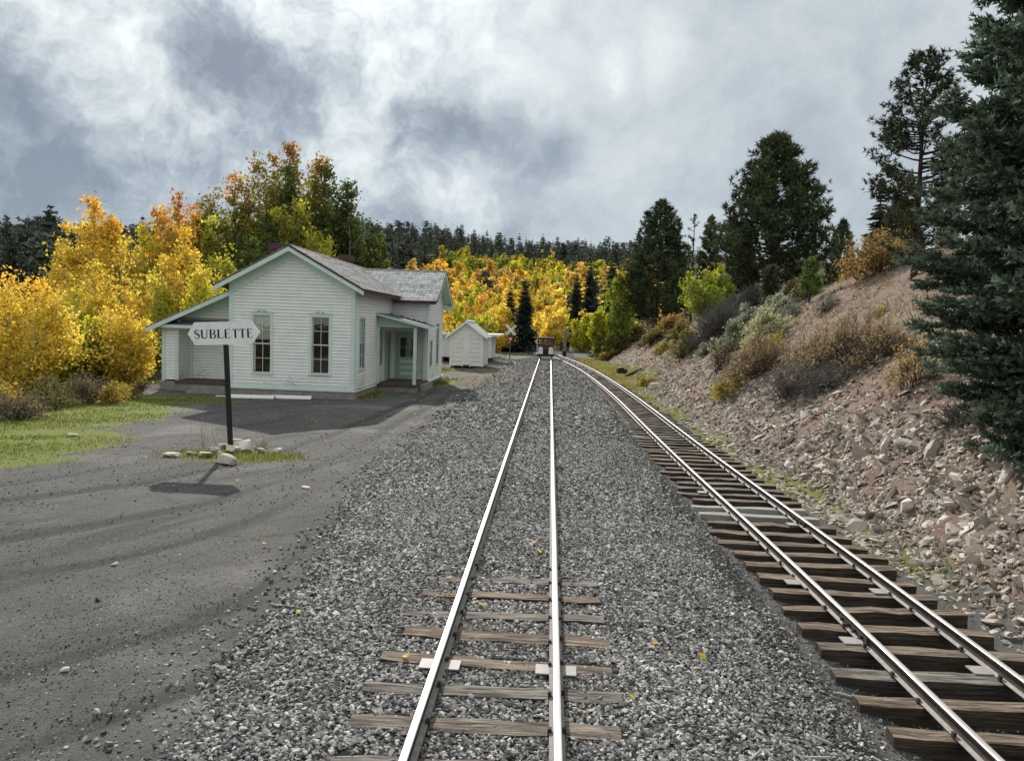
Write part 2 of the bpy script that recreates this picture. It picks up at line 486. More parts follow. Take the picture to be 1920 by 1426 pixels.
# ------------------------------------------------------------------ ground
def line(parts):
    out = [parts[0][0]]
    for a, b, st in parts:
        n = max(1, int(round((b-a)/st)))
        out += [a+(b-a)*(k+1)/n for k in range(n)]
    return np.array(out)
gx = line([(-900, -300, 60), (-300, -120, 15), (-120, -40, 4), (-40, -17, 1.0), (-17, -8, .32), (-8, -2, .16), (-2, 4.6, .32), (4.6, 16, .22), (16, 30, .8), (30, 120, 5), (120, 300, 15), (300, 900, 60)])
gy = line([(-500, -60, 40), (-60, -10, 4), (-10, 3, .8), (3, 14, .25), (14, 45, .4), (45, 80, 1.0), (80, 140, 2.5), (140, 460, 5), (460, 900, 40), (900, 1600, 100)])
GX, GY = np.meshgrid(gx, gy)
GZ = height(GX, GY)
nxg, nyg = len(gx), len(gy)
# small lumps of the rubble bank
rs = np.random.RandomState(4)
bankm = sstep(5.2, 6.2, GX)*sstep(60, 45, GY)*(GX < 16)
GZ = GZ + rs.normal(0, .035, GZ.shape)*bankm
# wheel ruts worn in the cinders of the yard
RUTS = [[(-5.2, 4.9), (-4.38, 5.6), (-3.86, 6.23), (-3.48, 6.67), (-3.29, 7.29), (-3.08, 8.09), (-3.01, 9.63), (-2.99, 12.16), (-3.05, 18)],
        [(-8.2, 6.2), (-6.08, 7.81), (-5.46, 8.28), (-4.72, 9.38), (-4.11, 10.58), (-3.77, 13.33), (-3.55, 18.24), (-3.39, 24.82), (-3.3, 40)],
        [(-9.5, 7.6), (-7.03, 9.04), (-6.25, 10.09), (-5.22, 11.22), (-4.69, 13.65), (-4.42, 18.48), (-4.21, 25.4), (-4.0, 42)],
        [(-4.8, 3.9), (-3.62, 4.62), (-3.17, 5.08), (-2.74, 5.71), (-2.6, 6.58), (-2.6, 9)],
        [(-11, 9.8), (-8.5, 11.0), (-7.0, 12.6), (-6.1, 15.0), (-5.6, 19.5), (-5.2, 26), (-4.8, 40)]]
RW = [.20, .26, .24, .16, .22]
def seg_dist(x, y, P):
    d = np.full(x.shape, 99.0)
    for (x0, y0), (x1, y1) in zip(P[:-1], P[1:]):
        t_ = np.clip(((x-x0)*(x1-x0)+(y-y0)*(y1-y0))/((x1-x0)**2+(y1-y0)**2), 0, 1)
        d = np.minimum(d, np.hypot(x-x0-t_*(x1-x0), y-y0-t_*(y1-y0)))
    return d
RUT = np.zeros_like(GX)
for P_, w_ in zip(RUTS, RW):
    d_ = seg_dist(GX+.18*wob(GX, GY, .7, 91), GY, P_)
    RUT = np.maximum(RUT, np.exp(-(d_/w_)**2)*np.clip(.75+.45*wob(GX, GY, .5, 93), .15, 1))
GZ = GZ-.025*RUT
V = np.stack([GX, GY, GZ], -1).reshape(-1, 3)
ii = np.arange(nxg*nyg).reshape(nyg, nxg)
Fq = np.stack([ii[:-1, :-1], ii[:-1, 1:], ii[1:, 1:], ii[1:, :-1]], -1).reshape(-1, 4)
X, Y = V[:, 0], V[:, 1]
def ell(cx, cy, rx, ry, rot=0):
    c, s = math.cos(rot), math.sin(rot)
    u = ((X-cx)*c+(Y-cy)*s)/rx; v = (-(X-cx)*s+(Y-cy)*c)/ry
    return np.clip(1.6-np.sqrt(u*u+v*v)*1.1, 0, 1)
grass = np.maximum.reduce([ell(-12.6, 15.6, 3.0, 2.6, .7), ell(-14.5, 20.5, 3.2, 4.5), ell(-10.9, 13.6, 1.9, .8, .5)*.8, ell(-14, 25.5, 3.5, 1.5)*.75,
                           ell(-6.6, 15.4, 1.3, .75)*1.0, ell(-7.2, 29.5, .6, 2.2)*.9, ell(-5.2, 36.5, .5, 2.5)*.9, ell(-7.2, 47, 1.2, 3.5)*.9, ell(-5.5, 38.9, 1, 1)*.8,
                           ell(-4, 70, 3, 4)*.6, ell(-4, 55, 1.6, 5)*.3,
                           np.exp(-((X-siding_x(Y)-1.5)/.45)**2)*sstep(8, 11, Y)*(.75+.25*np.sin(Y*.9))*sstep(75, 62, Y),
                           np.exp(-((X-siding_x(Y)-2.6)/1.0)**2)*sstep(38, 46, Y)*sstep(76, 66, Y)*.95,
                           ell(3.5, 24, .5, 3)*.5, ell(2.1, 17, .35, .8)*.6, ell(2.2, 34, .6, 3)*.5])
grass = np.where(X < -17, np.maximum(grass, .8), grass)
bank = sstep(5.0, 5.9, X)*sstep(110, 85, Y)
dryg = ((X-7.0)/1.2 > 0)*sstep(14.5, 11.0, Y)*sstep(6.2, 7.4, X)
crestd = sstep(8.5, 13, X)*.42
ball = sstep(-2.7, -2.0, X)*sstep(3.0, 2.3, X)*sstep(95, 80, Y)
cind = np.exp(-((X-2.7)/.9)**2)*sstep(40, 20, Y)+np.exp(-((X-siding_x(Y))/1.0)**2)*sstep(50, 30, Y)
forest = np.maximum(sstep(100, 130, Y+.55*np.maximum(0, -X-30)), sstep(-17.5, -23, X))
forest = np.maximum(forest, sstep(16, 24, X))
me = npmesh('ground', V, Fq, [], smooth=True)
def vcol(me, name, r, g, b):
    at = me.attributes.new(name, 'FLOAT_COLOR', 'POINT')
    c = np.ones((len(r), 4), np.float32)
    c[:, 0], c[:, 1], c[:, 2] = r, g, b
    at.data.foreach_set('color', c.ravel())
vcol(me, 'ZoneA', grass, bank, ball)
vcol(me, 'ZoneB', forest, np.clip(dryg+crestd, 0, 1), np.clip(cind, 0, 1))
sidebed = np.clip(1.35-np.abs(X-siding_x(Y))/1.0, 0, 1)*sstep(30, 16, Y)
vcol(me, 'ZoneC', RUT.ravel(), sidebed, 0*X)
m, t, out = new_mat('ground surface')
p = pos(t)
za = nd(t, 'ShaderNodeSeparateColor', {0: attr(t, 'ZoneA').outputs['Color']})
zb = nd(t, 'ShaderNodeSeparateColor', {0: attr(t, 'ZoneB').outputs['Color']})
na = noise(t, p, 1.6, 7, .68)
nb = noise(t, p, 7.0, 6, .7)
nf = noise(t, p, 42.0, 4, .75)
nff = noise(t, p, 150.0, 3, .7)
# yard: rolled grey cinders with wheel marks sweeping towards the line
wp = nd(t, 'ShaderNodeVectorMath', {0: p, 1: nd(t, 'ShaderNodeVectorMath', {0: nd(t, 'ShaderNodeTexNoise', {'Vector': p, 'Scale': .16, 'Detail': 2.0}).outputs['Color'], 'Scale': 1.5}, operation='SCALE').outputs[0]}, operation='ADD').outputs[0]
rt = nd(t, 'ShaderNodeVectorRotate', {'Vector': wp, 'Angle': math.radians(-66)}, rotation_type='Z_AXIS').outputs[0]
st = noise(t, scl(t, rt, (.16, 2.1, 1)), 1.0, 5, .6)
rt2 = nd(t, 'ShaderNodeVectorRotate', {'Vector': wp, 'Angle': math.radians(-38)}, rotation_type='Z_AXIS').outputs[0]
st2 = noise(t, scl(t, rt2, (.22, 3.2, 1)), 1.0, 4, .6)
yard = mixc(t, mapr(t, na, .35, .7), (.096, .095, .092), (.127, .125, .119))
yard = mixc(t, mapr(t, st, .50, .64, 0, .85), yard, (.066, .065, .064))
yard = mixc(t, mapr(t, st2, .54, .66, 0, .7), yard, (.072, .071, .069))
yard = mixc(t, mapr(t, noise(t, p, .45, 3), .52, .70, 0, .6), yard, (.215, .205, .19))
ng = noise(t, p, 14.0, 5, .75)
yard = mixc(t, mapr(t, ng, .50, .68, 0, .55), yard, (.075, .075, .076))
yard = mixc(t, mapr(t, nf, .53, .66, 0, .75), yard, (.04, .04, .041))
yard = mixc(t, mapr(t, nff, .57, .70, 0, .75), yard, (.38, .37, .35))
yard = mixc(t, mapr(t, noise(t, p, 30.0, 2, .5), .66, .74, 0, .6), yard, (.36, .35, .33))
rutm = mapr(t, mth(t, 'ADD', nd(t, 'ShaderNodeSeparateColor', {0: attr(t, 'ZoneC').outputs['Color']}).outputs[0], mth(t, 'MULTIPLY', mth(t, 'SUBTRACT', mth(t, 'ADD', mth(t, 'MULTIPLY', ng, .5), mth(t, 'MULTIPLY', na, .5)), .5), 1.3)), .30, .80)
yard = mixc(t, mth(t, 'MULTIPLY', rutm, .72), yard, (.052, .051, .05))
cinder = mixc(t, mapr(t, nb, .3, .7), (.075, .074, .073), (.145, .14, .132))
cinder = mixc(t, mapr(t, nff, .57, .72, 0, .6), cinder, (.30, .29, .27))
ballc = mixc(t, mapr(t, nff, .35, .65), (.06, .06, .061), (.19, .185, .18))
vor = nd(t, 'ShaderNodeTexVoronoi', {'Vector': p, 'Scale': 17.0})
ballc = mixc(t, mapr(t, vor.outputs['Distance'], .02, .6), mixc(t, .5, ballc, nd(t, 'ShaderNodeVectorMath', {0: nd(t, 'ShaderNodeSeparateColor', {0: vor.outputs['Color']}).outputs[0], 'Scale': .33}, operation='SCALE').outputs[0]), (.02, .02, .022))
soil = mixc(t, mapr(t, na, .3, .7), (.14, .106, .08), (.24, .19, .15))
soil = mixc(t, mapr(t, nb, .48, .66, 0, .6), soil, (.27, .21, .175))
soil = mixc(t, mapr(t, noise(t, p, .55, 4), .52, .64, 0, .6), soil, (.18, .085, .065))
soil = mixc(t, mapr(t, noise(t, p, 20.0, 4, .7), .5, .66, 0, .65), soil, (.09, .068, .055))
soil = mixc(t, mapr(t, nf, .55, .7, 0, .6), soil, (.42, .35, .31))
dry = mixc(t, mapr(t, nf, .35, .65), (.11, .082, .058), (.235, .18, .128))
dry = mixc(t, mapr(t, nb, .5, .66, 0, .7), dry, (.085, .063, .047))
grs = mixc(t, mapr(t, nb, .35, .65), (.105, .155, .02), (.18, .20, .035))
grs = mixc(t, mapr(t, na, .45, .7, 0, .6), grs, (.17, .15, .065))
fst = mixc(t, mapr(t, noise(t, p, .3, 4), .35, .65), (.022, .026, .014), (.085, .07, .03))
def mask(z, amt=.55, lo=.42, hi=.62):
    v = mth(t, 'ADD', z, mth(t, 'MULTIPLY', mth(t, 'SUBTRACT', mth(t, 'ADD', mth(t, 'MULTIPLY', na, .6), mth(t, 'MULTIPLY', nb, .4)), .5), amt*2))
    return mapr(t, v, lo, hi)
c = yard
c = mixc(t, mask(zb.outputs[2]), c, cinder)
c = mixc(t, mask(za.outputs[2], .35), c, ballc)
# cinders between the siding ties, blackened to paint in their shaded gaps
c = mixc(t, mask(nd(t, 'ShaderNodeSeparateColor', {0: attr(t, 'ZoneC').outputs['Color']}).outputs[1], .35), c, mixc(t, mapr(t, nff, .55, .72, 0, .5), (.032, .031, .030), (.16, .15, .14)))
c = mixc(t, mask(za.outputs[1], .3), c, soil)
c = mixc(t, mask(zb.outputs[1], .5), c, dry)
c = mixc(t, mth(t, 'MULTIPLY', mask(za.outputs[0], .75), .92), c, grs)
c = mixc(t, zb.outputs[0], c, fst)
hh = mth(t, 'ADD', mth(t, 'ADD', mth(t, 'MULTIPLY', nb, .5), mth(t, 'MULTIPLY', nf, .35)), mth(t, 'ADD', mth(t, 'MULTIPLY', nff, .12), mth(t, 'MULTIPLY', st, -.6)))
principled(t, out, c, .95, .12, bump(t, hh, 1.0, .06))
M['ground'] = m
me.materials.append(m)
tag(add('ground', me), kind='structure', label='grey cinder yard, track bed, rubble bank and wooded hillside')

# ------------------------------------------------------------------ tracks
def main_path(step=1.0):
    pts = [(-.352, y, 0.0) for y in np.arange(-40, 70, 2.0)]
    R = 46.0
    for a in np.linspace(0, 1.25, 40):
        pts.append((-.352-R*(1-math.cos(a)), 70+R*math.sin(a), 0.0))
    return np.array(pts)
def siding_path():
    ys = np.arange(-40, 76, 1.0)
    xs = np.array([sum(siding_x(y+d) for d in (-3, -1.5, 0, 1.5, 3))/5 for y in ys])
    return np.stack([xs, ys, siding_z(ys)], 1)
def path_frames(P):
    T = np.gradient(P, axis=0); T[:, 2] = 0
    T /= np.linalg.norm(T, axis=1)[:, None]
    N = np.stack([T[:, 1], -T[:, 0], 0*T[:, 0]], 1)      # to the right
    return T, N
RAILH = .125
PROF = [(-.028, 0, 0), (-.022, .004, 0), (.022, .004, 0), (.028, 0, 1), (.028, -.026, 1), (.008, -.036, 1), (.008, -.100, 1), (.012, -.108, 2), (.056, -.116, 2), (.056, -.125, 1), (-.056, -.125, 1), (-.056, -.116, 2), (-.012, -.108, 1), (-.008, -.100, 1), (-.008, -.036, 1), (-.028, -.026, 1)]
def make_rail(P, off, parent, name='rail'):
    T, N = path_frames(P)
    C = P+N*off
    k = len(PROF)
    V = np.concatenate([(C+N*u+np.array([0, 0, z-.002]))[:, None, :] for u, z, _ in PROF], 1).reshape(-1, 3)
    n = len(P)
    i = np.arange(n-1)[:, None]*k; j = np.arange(k)[None, :]
    j2 = (j+1) % k
    F = np.stack([i+j, i+j2, i+k+j2, i+k+j], -1).reshape(-1, 4)
    mi = np.tile(np.array([q[2] for q in PROF]), n-1)
    return add(name, npmesh(name, V, F, [M['railtop'], M['railside'], M['railfoot']], mi), parent)

rr = random.Random(11)
def tie_mesh(L, w, h, seed, worn):
    r = random.Random(seed)
    n = 8
    V = []; F = []
    for k in range(n+1):
        x = -L/2+L*k/n+(r.uniform(-.015, .015) if 0 < k < n else r.uniform(-.02, .02))
        e = 1.0 if 0 < k < n else .9
        dz = r.uniform(-worn, worn*.3)
        V += [(x, -w/2*e+r.uniform(-.008, .008), -h), (x, w/2*e+r.uniform(-.008, .008), -h),
              (x+r.uniform(-.01, .01), w/2*e*.96+r.uniform(-.018, .010), dz+r.uniform(-.012, .004)), (x, r.uniform(-.03, .03), dz+r.uniform(-.008, .012)), (x+r.uniform(-.01, .01), -w/2*e*.96+r.uniform(-.008, .01), dz+r.uniform(-.012, .004))]
    for k in range(n):
        a = k*5; b = a+5
        for q in range(5): F.append((a+q, a+(q+1) % 5, b+(q+1) % 5, b+q))
    me = bpy.data.meshes.new('tie')
    me.from_pydata(V, [], F+[(4, 3, 2, 1, 0), (n*5, n*5+1, n*5+2, n*5+3, n*5+4)])
    me.update()
    return me
TIEM = [tie_mesh(2.0, .19, .17, s, .012) for s in range(7)]
for q in TIEM: q.materials.append(M['tie'])
PALEM = [tie_mesh(2.05, .2, .17, 50+s, .006) for s in range(2)]
for q in PALEM: q.materials.append(M['paletie'])
def lay_tie(parent, x, y, z, rz, me, sx=1.0, dz=0.0):
    return add('tie', me, parent, (x, y, z), (rr.uniform(-.03, .03), rr.uniform(-.012, .012)+dz, rz), (sx, rr.uniform(.9, 1.12), 1))

main = tag(empty('railway_track', (0, 0, 0)), 'narrow gauge main line with bright rail tops running straight ahead through grey ballast', 'railway track')
MP = main_path()
for off in (-.4875, .4875): make_rail(MP, off, main)
y = 3.1; k = 0
while y < 8.2:
    lay_tie(main, -.36+rr.uniform(-.04, .04), y, -.135, rr.uniform(-.03, .02), TIEM[k % 7], rr.uniform(.94, 1.02))
    y += rr.uniform(.47, .55); k += 1
while y < 64:                       # sunk in the ballast, only worn patches of some show
    lay_tie(main, -.36+rr.uniform(-.05, .05), y, -.150-rr.uniform(.0, .02), rr.uniform(-.03, .03), TIEM[k % 7], rr.uniform(.94, 1.02))
    y += rr.uniform(.47, .55); k += 1
SP = siding_path()
side = tag(empty('railway_track', (0, 0, 0)), 'lower siding on exposed dark timber ties, curving in beside the rubble bank', 'railway track')
for off in (-.4875, .4875): make_rail(SP, off, side)
def sid_frame(y):
    x = float(np.interp(y, SP[:, 1], SP[:, 0])); x2 = float(np.interp(y+.5, SP[:, 1], SP[:, 0]))
    return x, float(siding_z(y)), math.atan2(-(x2-x), .5)
y = 3.2; k = 0
SIDET = []
while y < 66:
    x, z, a = sid_frame(y)
    pale = 12.6 < y < 13.7
    sink = .0 if y < 19 else min(.05, (y-19)*.008)
    lay_tie(side, x+rr.uniform(-.08, .08), y, z-.128-sink, a+rr.uniform(-.045, .03), PALEM[k % 2] if pale else TIEM[(k*3+1) % 7], rr.uniform(.98, 1.1))
    SIDET.append(y)
    y += rr.uniform(.47, .58); k += 1
def plate(parent, x, y, z, rz, mat='plate', L=.30, w=.17):
    b = MB().box(-L/2, L/2, -w/2, w/2, 0, .012)
    return b.build('tie_plate', M[mat], parent, (x, y, z), (0, 0, rz))
for x in (-.84, .135): plate(main, x, 6.0, -.131, -.02, L=.34)
def spikes(parent, P, ys, zoff=-.105):
    b = MB()
    for y in ys:
        x = float(np.interp(y, P[:, 1], P[:, 0])); z = float(np.interp(y, P[:, 1], P[:, 2]))
        for off in (-.4875, .4875):
            for s in (-1, 1):
                xx = x+off+s*.064; yy = y+rr.uniform(-.05, .05)
                b.box(xx-.014-.012*s, xx+.014-.012*s, yy-.016, yy+.016, z+zoff-.04, z+zoff+rr.uniform(.008, .03))
    o = b.build('spikes', M['iron'], parent)
    o['kind'] = 'stuff'
    return o
spikes(main, MP, [5.05+.505*k for k in range(8)])
spikes(side, SP, [y for y in SIDET if y < 24])
def joint(parent, y, off, s=1):
    x, z, a = sid_frame(y)
    cx = x+off
    b = MB()
    for sd in (-1, 1):
        b.box(sd*.010, sd*.030, -.33, .33, -.095, -.035)
    o = b.build('joint_bar', M['railside'], parent, (cx, y, z), (0, 0, a))
    for q in (-.24, -.08, .08, .24):
        for sd in (-1, 1):
            MB().tube([(sd*.028, q, -.065), (sd*.062, q, -.065)], .017, 6).build('bolt', M['black'], o)
    return o
joint(side, 7.75, -.4875); joint(side, 12.3, .4875)
for y, off in ((7.55, -.4875), (9.3, -.4875), (9.1, .4875), (7.0, .4875), (12.2, .4875), (14.4, -.4875)):
    x, z, a = sid_frame(y)
    plate(side, x+off-.05, y, z-.127, a, L=.34)
# ------------------------------------------------------------------ station house
RH = random.Random(5)
def wall(parent, o, u, n, L, z0, top, holes=(), bh=.122, mats='siding', jut=.0):
    """backing wall with one object per clapboard; top: number or list of (s, z) roofline points; holes (s0,s1,z0,z1)"""
    o = Vector((o[0], o[1], 0)); u = Vector((u[0], u[1], 0)); n = Vector((n[0], n[1], 0))
    tp = [(0, top), (L, top)] if isinstance(top, (int, float)) else top
    def topz(s):
        for (a, za), (b, zb) in zip(tp[:-1], tp[1:]):
            if a <= s <= b: return za+(zb-za)*(s-a)/(b-a)
        return tp[-1][1]
    zmax = max(z for _, z in tp)
    P = lambda s, d, z: o+u*s+n*d+Vector((0, 0, z))
    ss = sorted({0.0, L} | {s for s, _ in tp} | {h[0] for h in holes} | {h[1] for h in holes})
    b = MB()
    for a, c in zip(ss[:-1], ss[1:]):
        m = (a+c)/2
        cuts = sorted([(h[2], h[3]) for h in holes if h[0] <= m <= h[1]])
        z = z0
        segs = []
        for h0, h1 in cuts:
            segs.append((z, h0, h0)); z = h1
        segs.append((z, topz(a), topz(c)))
        for zb_, ta, tc in segs:
            if max(ta, tc) <= zb_+.001: continue
            b.hexa([P(a, -.10, zb_), P(c, -.10, zb_), P(c, 0, zb_), P(a, 0, zb_), P(a, -.10, ta), P(c, -.10, tc), P(c, 0, tc), P(a, 0, ta)])
    w = b.build('wall', M['lapgap'], parent)
    k = 0
    z = z0
    while z < zmax-.02:
        zt = min(z+bh-.013, zmax)
        # interval under the roofline at mid height
        smp = [L*i/200 for i in range(201)]
        ok = [s for s in smp if topz(s) >= z+bh*.5]
        if ok:
            lo, hi = min(ok), max(ok)
            iv = [(lo, hi)]
            for h in holes:
                if h[2] < z+bh*.6 and h[3] > z+bh*.4:
                    nv = []
                    for a, c in iv:
                        if h[1] <= a or h[0] >= c: nv.append((a, c)); continue
                        if h[0]-a > .03: nv.append((a, h[0]))
                        if c-h[1] > .03: nv.append((h[1], c))
                    iv = nv
            for a, c in iv:
                q = RH.uniform(-.003, .003); q2 = RH.uniform(-.002, .002)
                mb = MB().hexa([P(a, .001, z+q), P(c, .001, z+q2), P(c, .026+jut+RH.uniform(-.003, .005), z+q2), P(a, .026+jut+RH.uniform(-.003, .005), z+q),
                                P(a, .001, zt), P(c, .001, zt), P(c, .012, zt), P(a, .012, zt)])
                mb.build('siding_board', M[mats], w)
        z += bh; k += 1
    return w

def hbox(b, o, u, n, s0, s1, d0, d1, z0, z1, mi=0):
    o = Vector((o[0], o[1], 0)); u = Vector((u[0], u[1], 0)); n = Vector((n[0], n[1], 0))
    P = lambda s, d, z: o+u*s+n*d+Vector((0, 0, z))
    return b.hexa([P(s0, d0, z0), P(s1, d0, z0), P(s1, d1, z0), P(s0, d1, z0), P(s0, d0, z1), P(s1, d0, z1), P(s1, d1, z1), P(s0, d1, z1)], mi)

def window(parent, o, u, n, s0, s1, z0, z1, cols=2, rows=4, cw=.095, hood=True, blind=0.0, label=None):
    """s0..z1 is the clear opening; the casing lies outside it"""
    b = MB()
    hbox(b, o, u, n, s0-cw, s0, .0, .045, z0, z1)
    hbox(b, o, u, n, s1, s1+cw, .0, .045, z0, z1)
    hbox(b, o, u, n, s0-cw, s1+cw, .0, .046, z1, z1+cw)
    w = b.build('window', M['trim'], parent)
    if label: w['label'] = label
    b = MB(); hbox(b, o, u, n, s0-cw-.02, s1+cw+.02, .0, .075, z0-.055, z0-.002); b.build('sill', M['trim'], w)
    if hood:
        ov = Vector((o[0], o[1], 0)); uv = Vector((u[0], u[1], 0)); nv = Vector((n[0], n[1], 0))
        zc = z1+cw+.002
        ol = []
        N = 14
        for k in range(N+1):
            s = s0-cw-.03+(s1-s0+2*cw+.06)*k/N
            ol.append(ov+uv*s+nv*.004+Vector((0, 0, zc+.045+.055*math.sin(PI*k/N))))
        pts = [ov+uv*(s0-cw-.03)+nv*.004+Vector((0, 0, zc)), ov+uv*(s1+cw+.03)+nv*.004+Vector((0, 0, zc))]+ol[::-1]
        h = MB().prism(pts, nv*.06)
        h.build('hood', M['trim'], w)
        h = MB(); m_ = (s0+s1)/2
        for sg in (-1, 1):
            path = [ov+uv*(m_+sg*(.03+.15*k/8))+nv*.068+Vector((0, 0, zc+.035+.028*math.sin(k/8*PI*1.4))) for k in range(9)]
            h.tube(path, [.006+.006*math.sin(PI*k/8) for k in range(9)], 5)
        h.build('scroll_ornament', M['grey'], w)
    # two sashes, the upper one in front
    zm = z0+(z1-z0)*.5
    st = .04; mt = .018
    rr2 = rows//2
    for (a, c, d) in ((zm, z1, -.02), (z0, zm+.03, -.055)):
        b = MB()
        hbox(b, o, u, n, s0, s0+st, d-.03, d, a, c); hbox(b, o, u, n, s1-st, s1, d-.03, d, a, c)
        hbox(b, o, u, n, s0+st, s1-st, d-.03, d, a, a+st); hbox(b, o, u, n, s0+st, s1-st, d-.03, d, c-st, c)
        gw = (s1-s0-2*st)/cols; gh = (c-a-2*st)/rr2
        for i in range(1, cols): hbox(b, o, u, n, s0+st+gw*i-mt/2, s0+st+gw*i+mt/2, d-.027, d-.003, a+st, c-st)
        for j in range(1, rr2): hbox(b, o, u, n, s0+st, s1-st, d-.026, d-.004, a+st+gh*j-mt/2, a+st+gh*j+mt/2)
        b.build('sash', M['sash'], w)
        for i in range(cols):
            for j in range(rr2):
                b = MB(); hbox(b, o, u, n, s0+st+gw*i+mt/2, s0+st+gw*(i+1)-mt/2, d-.016, d-.012, a+st+gh*j+mt/2, a+st+gh*(j+1)-mt/2)
                b.build('pane', M['glass'], w)
    if blind:
        b = MB(); hbox(b, o, u, n, s0+.01, s1-.01, -.060, -.056, z1-blind*(z1-z0), z1)
        b.build('blind', M['blindcloth'], w)
    return w

def roof_plane(parent, e0, U, up, ul, vl, exposure=.235, seed=1, lo=lambda v: 0.0, hi=None, name='roof', thick=.05, tone=(.30, .29, .28), clip=None):
    """e0 eave corner, U unit along eave, up unit upslope; courses are objects of many uneven shingles"""
    r = random.Random(seed)
    e0, U, up = Vector(e0), Vector(U), Vector(up)
    nn = U.cross(up).normalized()
    hi = hi or (lambda v: ul)
    b = MB()
    c0 = [e0+U*lo(0), e0+U*hi(0), e0+U*hi(vl)+up*vl, e0+U*lo(vl)+up*vl]
    b.hexa([q-nn*thick for q in c0]+c0)
    rf = b.build(name, M['deck'], parent)
    nc = int(vl/exposure+.5); ex = vl/nc
    for k in range(nc):
        v0 = k*ex; v1 = min(vl, v0+ex*1.25)
        V = []; F = []; C = []
        s = lo(v0)-.0; end = hi(v0)
        row = r.uniform(.85, 1.12)
        while s < end-.02:
            w = min(r.uniform(.10, .24), end-s)
            j = r.uniform(-.014, .010) if k else 0
            th = r.uniform(.026, .040)
            g = .003
            lift = r.uniform(0, .006) if r.random() < .85 else r.uniform(.008, .02)
            P = lambda a, v, h: e0+U*a+up*v+nn*h
            i = len(V)
            V += [P(s+g, v0-j-.012, .002), P(s+w-g, v0-j-.012, .002), P(s+w-g, v1, .001), P(s+g, v1, .001),
                  P(s+g, v0-j-.012, th+lift), P(s+w-g, v0-j-.012, th+lift), P(s+w-g, v1, .006), P(s+g, v1, .006)]
            F += [(i+4, i+5, i+6, i+7), (i, i+1, i+5, i+4), (i+1, i+2, i+6, i+5), (i+3, i, i+4, i+7)]
            f = row*r.uniform(.78, 1.2)
            if r.random() < .08: f *= .6
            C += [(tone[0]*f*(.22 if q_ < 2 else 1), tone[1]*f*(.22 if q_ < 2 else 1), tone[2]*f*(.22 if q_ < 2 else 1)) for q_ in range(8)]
            s += w
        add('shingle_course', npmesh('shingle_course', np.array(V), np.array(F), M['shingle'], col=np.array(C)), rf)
    return rf

WP, WY0, WY1 = 1.68, 6.55, 11.2
HW, HL = 4.75, 11.4              # main block width, depth
ZF, ZE = .36, 4.30               # floor line and wall top
RIDGE, SL = 5.66, .545
OVH = .46
house = tag(empty('station_house', (-7.35, 27.4, -.2), (0, math.radians(0.4), 0)),
            'white clapboard station house with mint green trim, tall windows and weathered shingle roof', 'house')
sq = math.sqrt(1+SL*SL)
def roofz(x): return RIDGE-abs(x+HW/2)*SL
# foundations
def foundation(x0, x1, y0, y1, z0=-.35, z1=ZF-.075):
    MB().box(x0, x1, y0, y1, z0, z1).build('foundation', M['concrete'], house)
foundation(-HW-.05, .05, -.05, HL)
foundation(.052, 1.68+.03, 6.5, 11.3)
foundation(-8.30, -HW-.052, 1.55, 7.5)
# windows of the street gable
gw = [(-3.83, -3.18, .88, 3.06), (-1.60, -.94, .92, 3.06)]
uo = (-HW, 0)
hol = [(a+HW, c+HW, z0, z1) for a, c, z0, z1 in gw]
wall(house, uo, (1, 0), (0, -1), HW, ZF, [(0, roofz(-HW)-.08), (HW/2, RIDGE-.08), (HW, roofz(0)-.08)], hol)
for k, (a, c, z0, z1) in enumerate(hol):
    window(house, uo, (1, 0), (0, -1), a, c, z0, z1, blind=.42 if k == 0 else 0.0, label='tall window with a pale blind drawn over its upper panes' if k == 0 else 'tall window with all its panes dark')
# track-side wall of the main block
ro = (0, 0)
rh = [(.66, 1.48, 1.12, 3.08), (3.95, 4.60, 1.10, 2.62), (5.18, 6.12, .30, 2.45)]
wall(house, ro, (0, 1), (1, 0), WY0+.05, ZF, roofz(0)-.08, rh)
for a, c, z0, z1 in rh[:2]: window(house, ro, (0, 1), (1, 0), a, c, z0, z1, hood=False, cw=.085)
# far walls
wall(house, (-HW, HL), (0, -1), (-1, 0), HL, ZF, roofz(-HW)-.08)
wall(house, (0, HL), (-1, 0), (0, 1), HW, ZF, [(0, roofz(0)-.08), (HW/2, RIDGE-.08), (HW, roofz(-HW)-.08)])
# wing towards the line
WR, WSL = 5.50, .56
WM = (WY0+WY1)/2
def wroofz(y): return WR-abs(y-WM)*WSL
DOOR = (.25, 1.12, .32, 2.42)
wall(house, (.03, WY0), (1, 0), (0, -1), WP-.03, ZF, wroofz(WY0)-.08, [DOOR])
wo = (WP, WY0)
wh = [(.60, 1.20, .95, 2.15), (2.45, 3.25, .95, 2.95)]
wall(house, wo, (0, 1), (1, 0), WY1-WY0, ZF-.06, [(0, wroofz(WY0)-.08), ((WY1-WY0)/2, WR-.08), (WY1-WY0, wroofz(WY1)-.08)], wh)
for a, c, z0, z1 in wh: window(house, wo, (0, 1), (1, 0), a, c, z0, z1, hood=False, cw=.07)
wall(house, (WP, WY1), (-1, 0), (0, 1), WP-.02, ZF, wroofz(WY1)-.08)

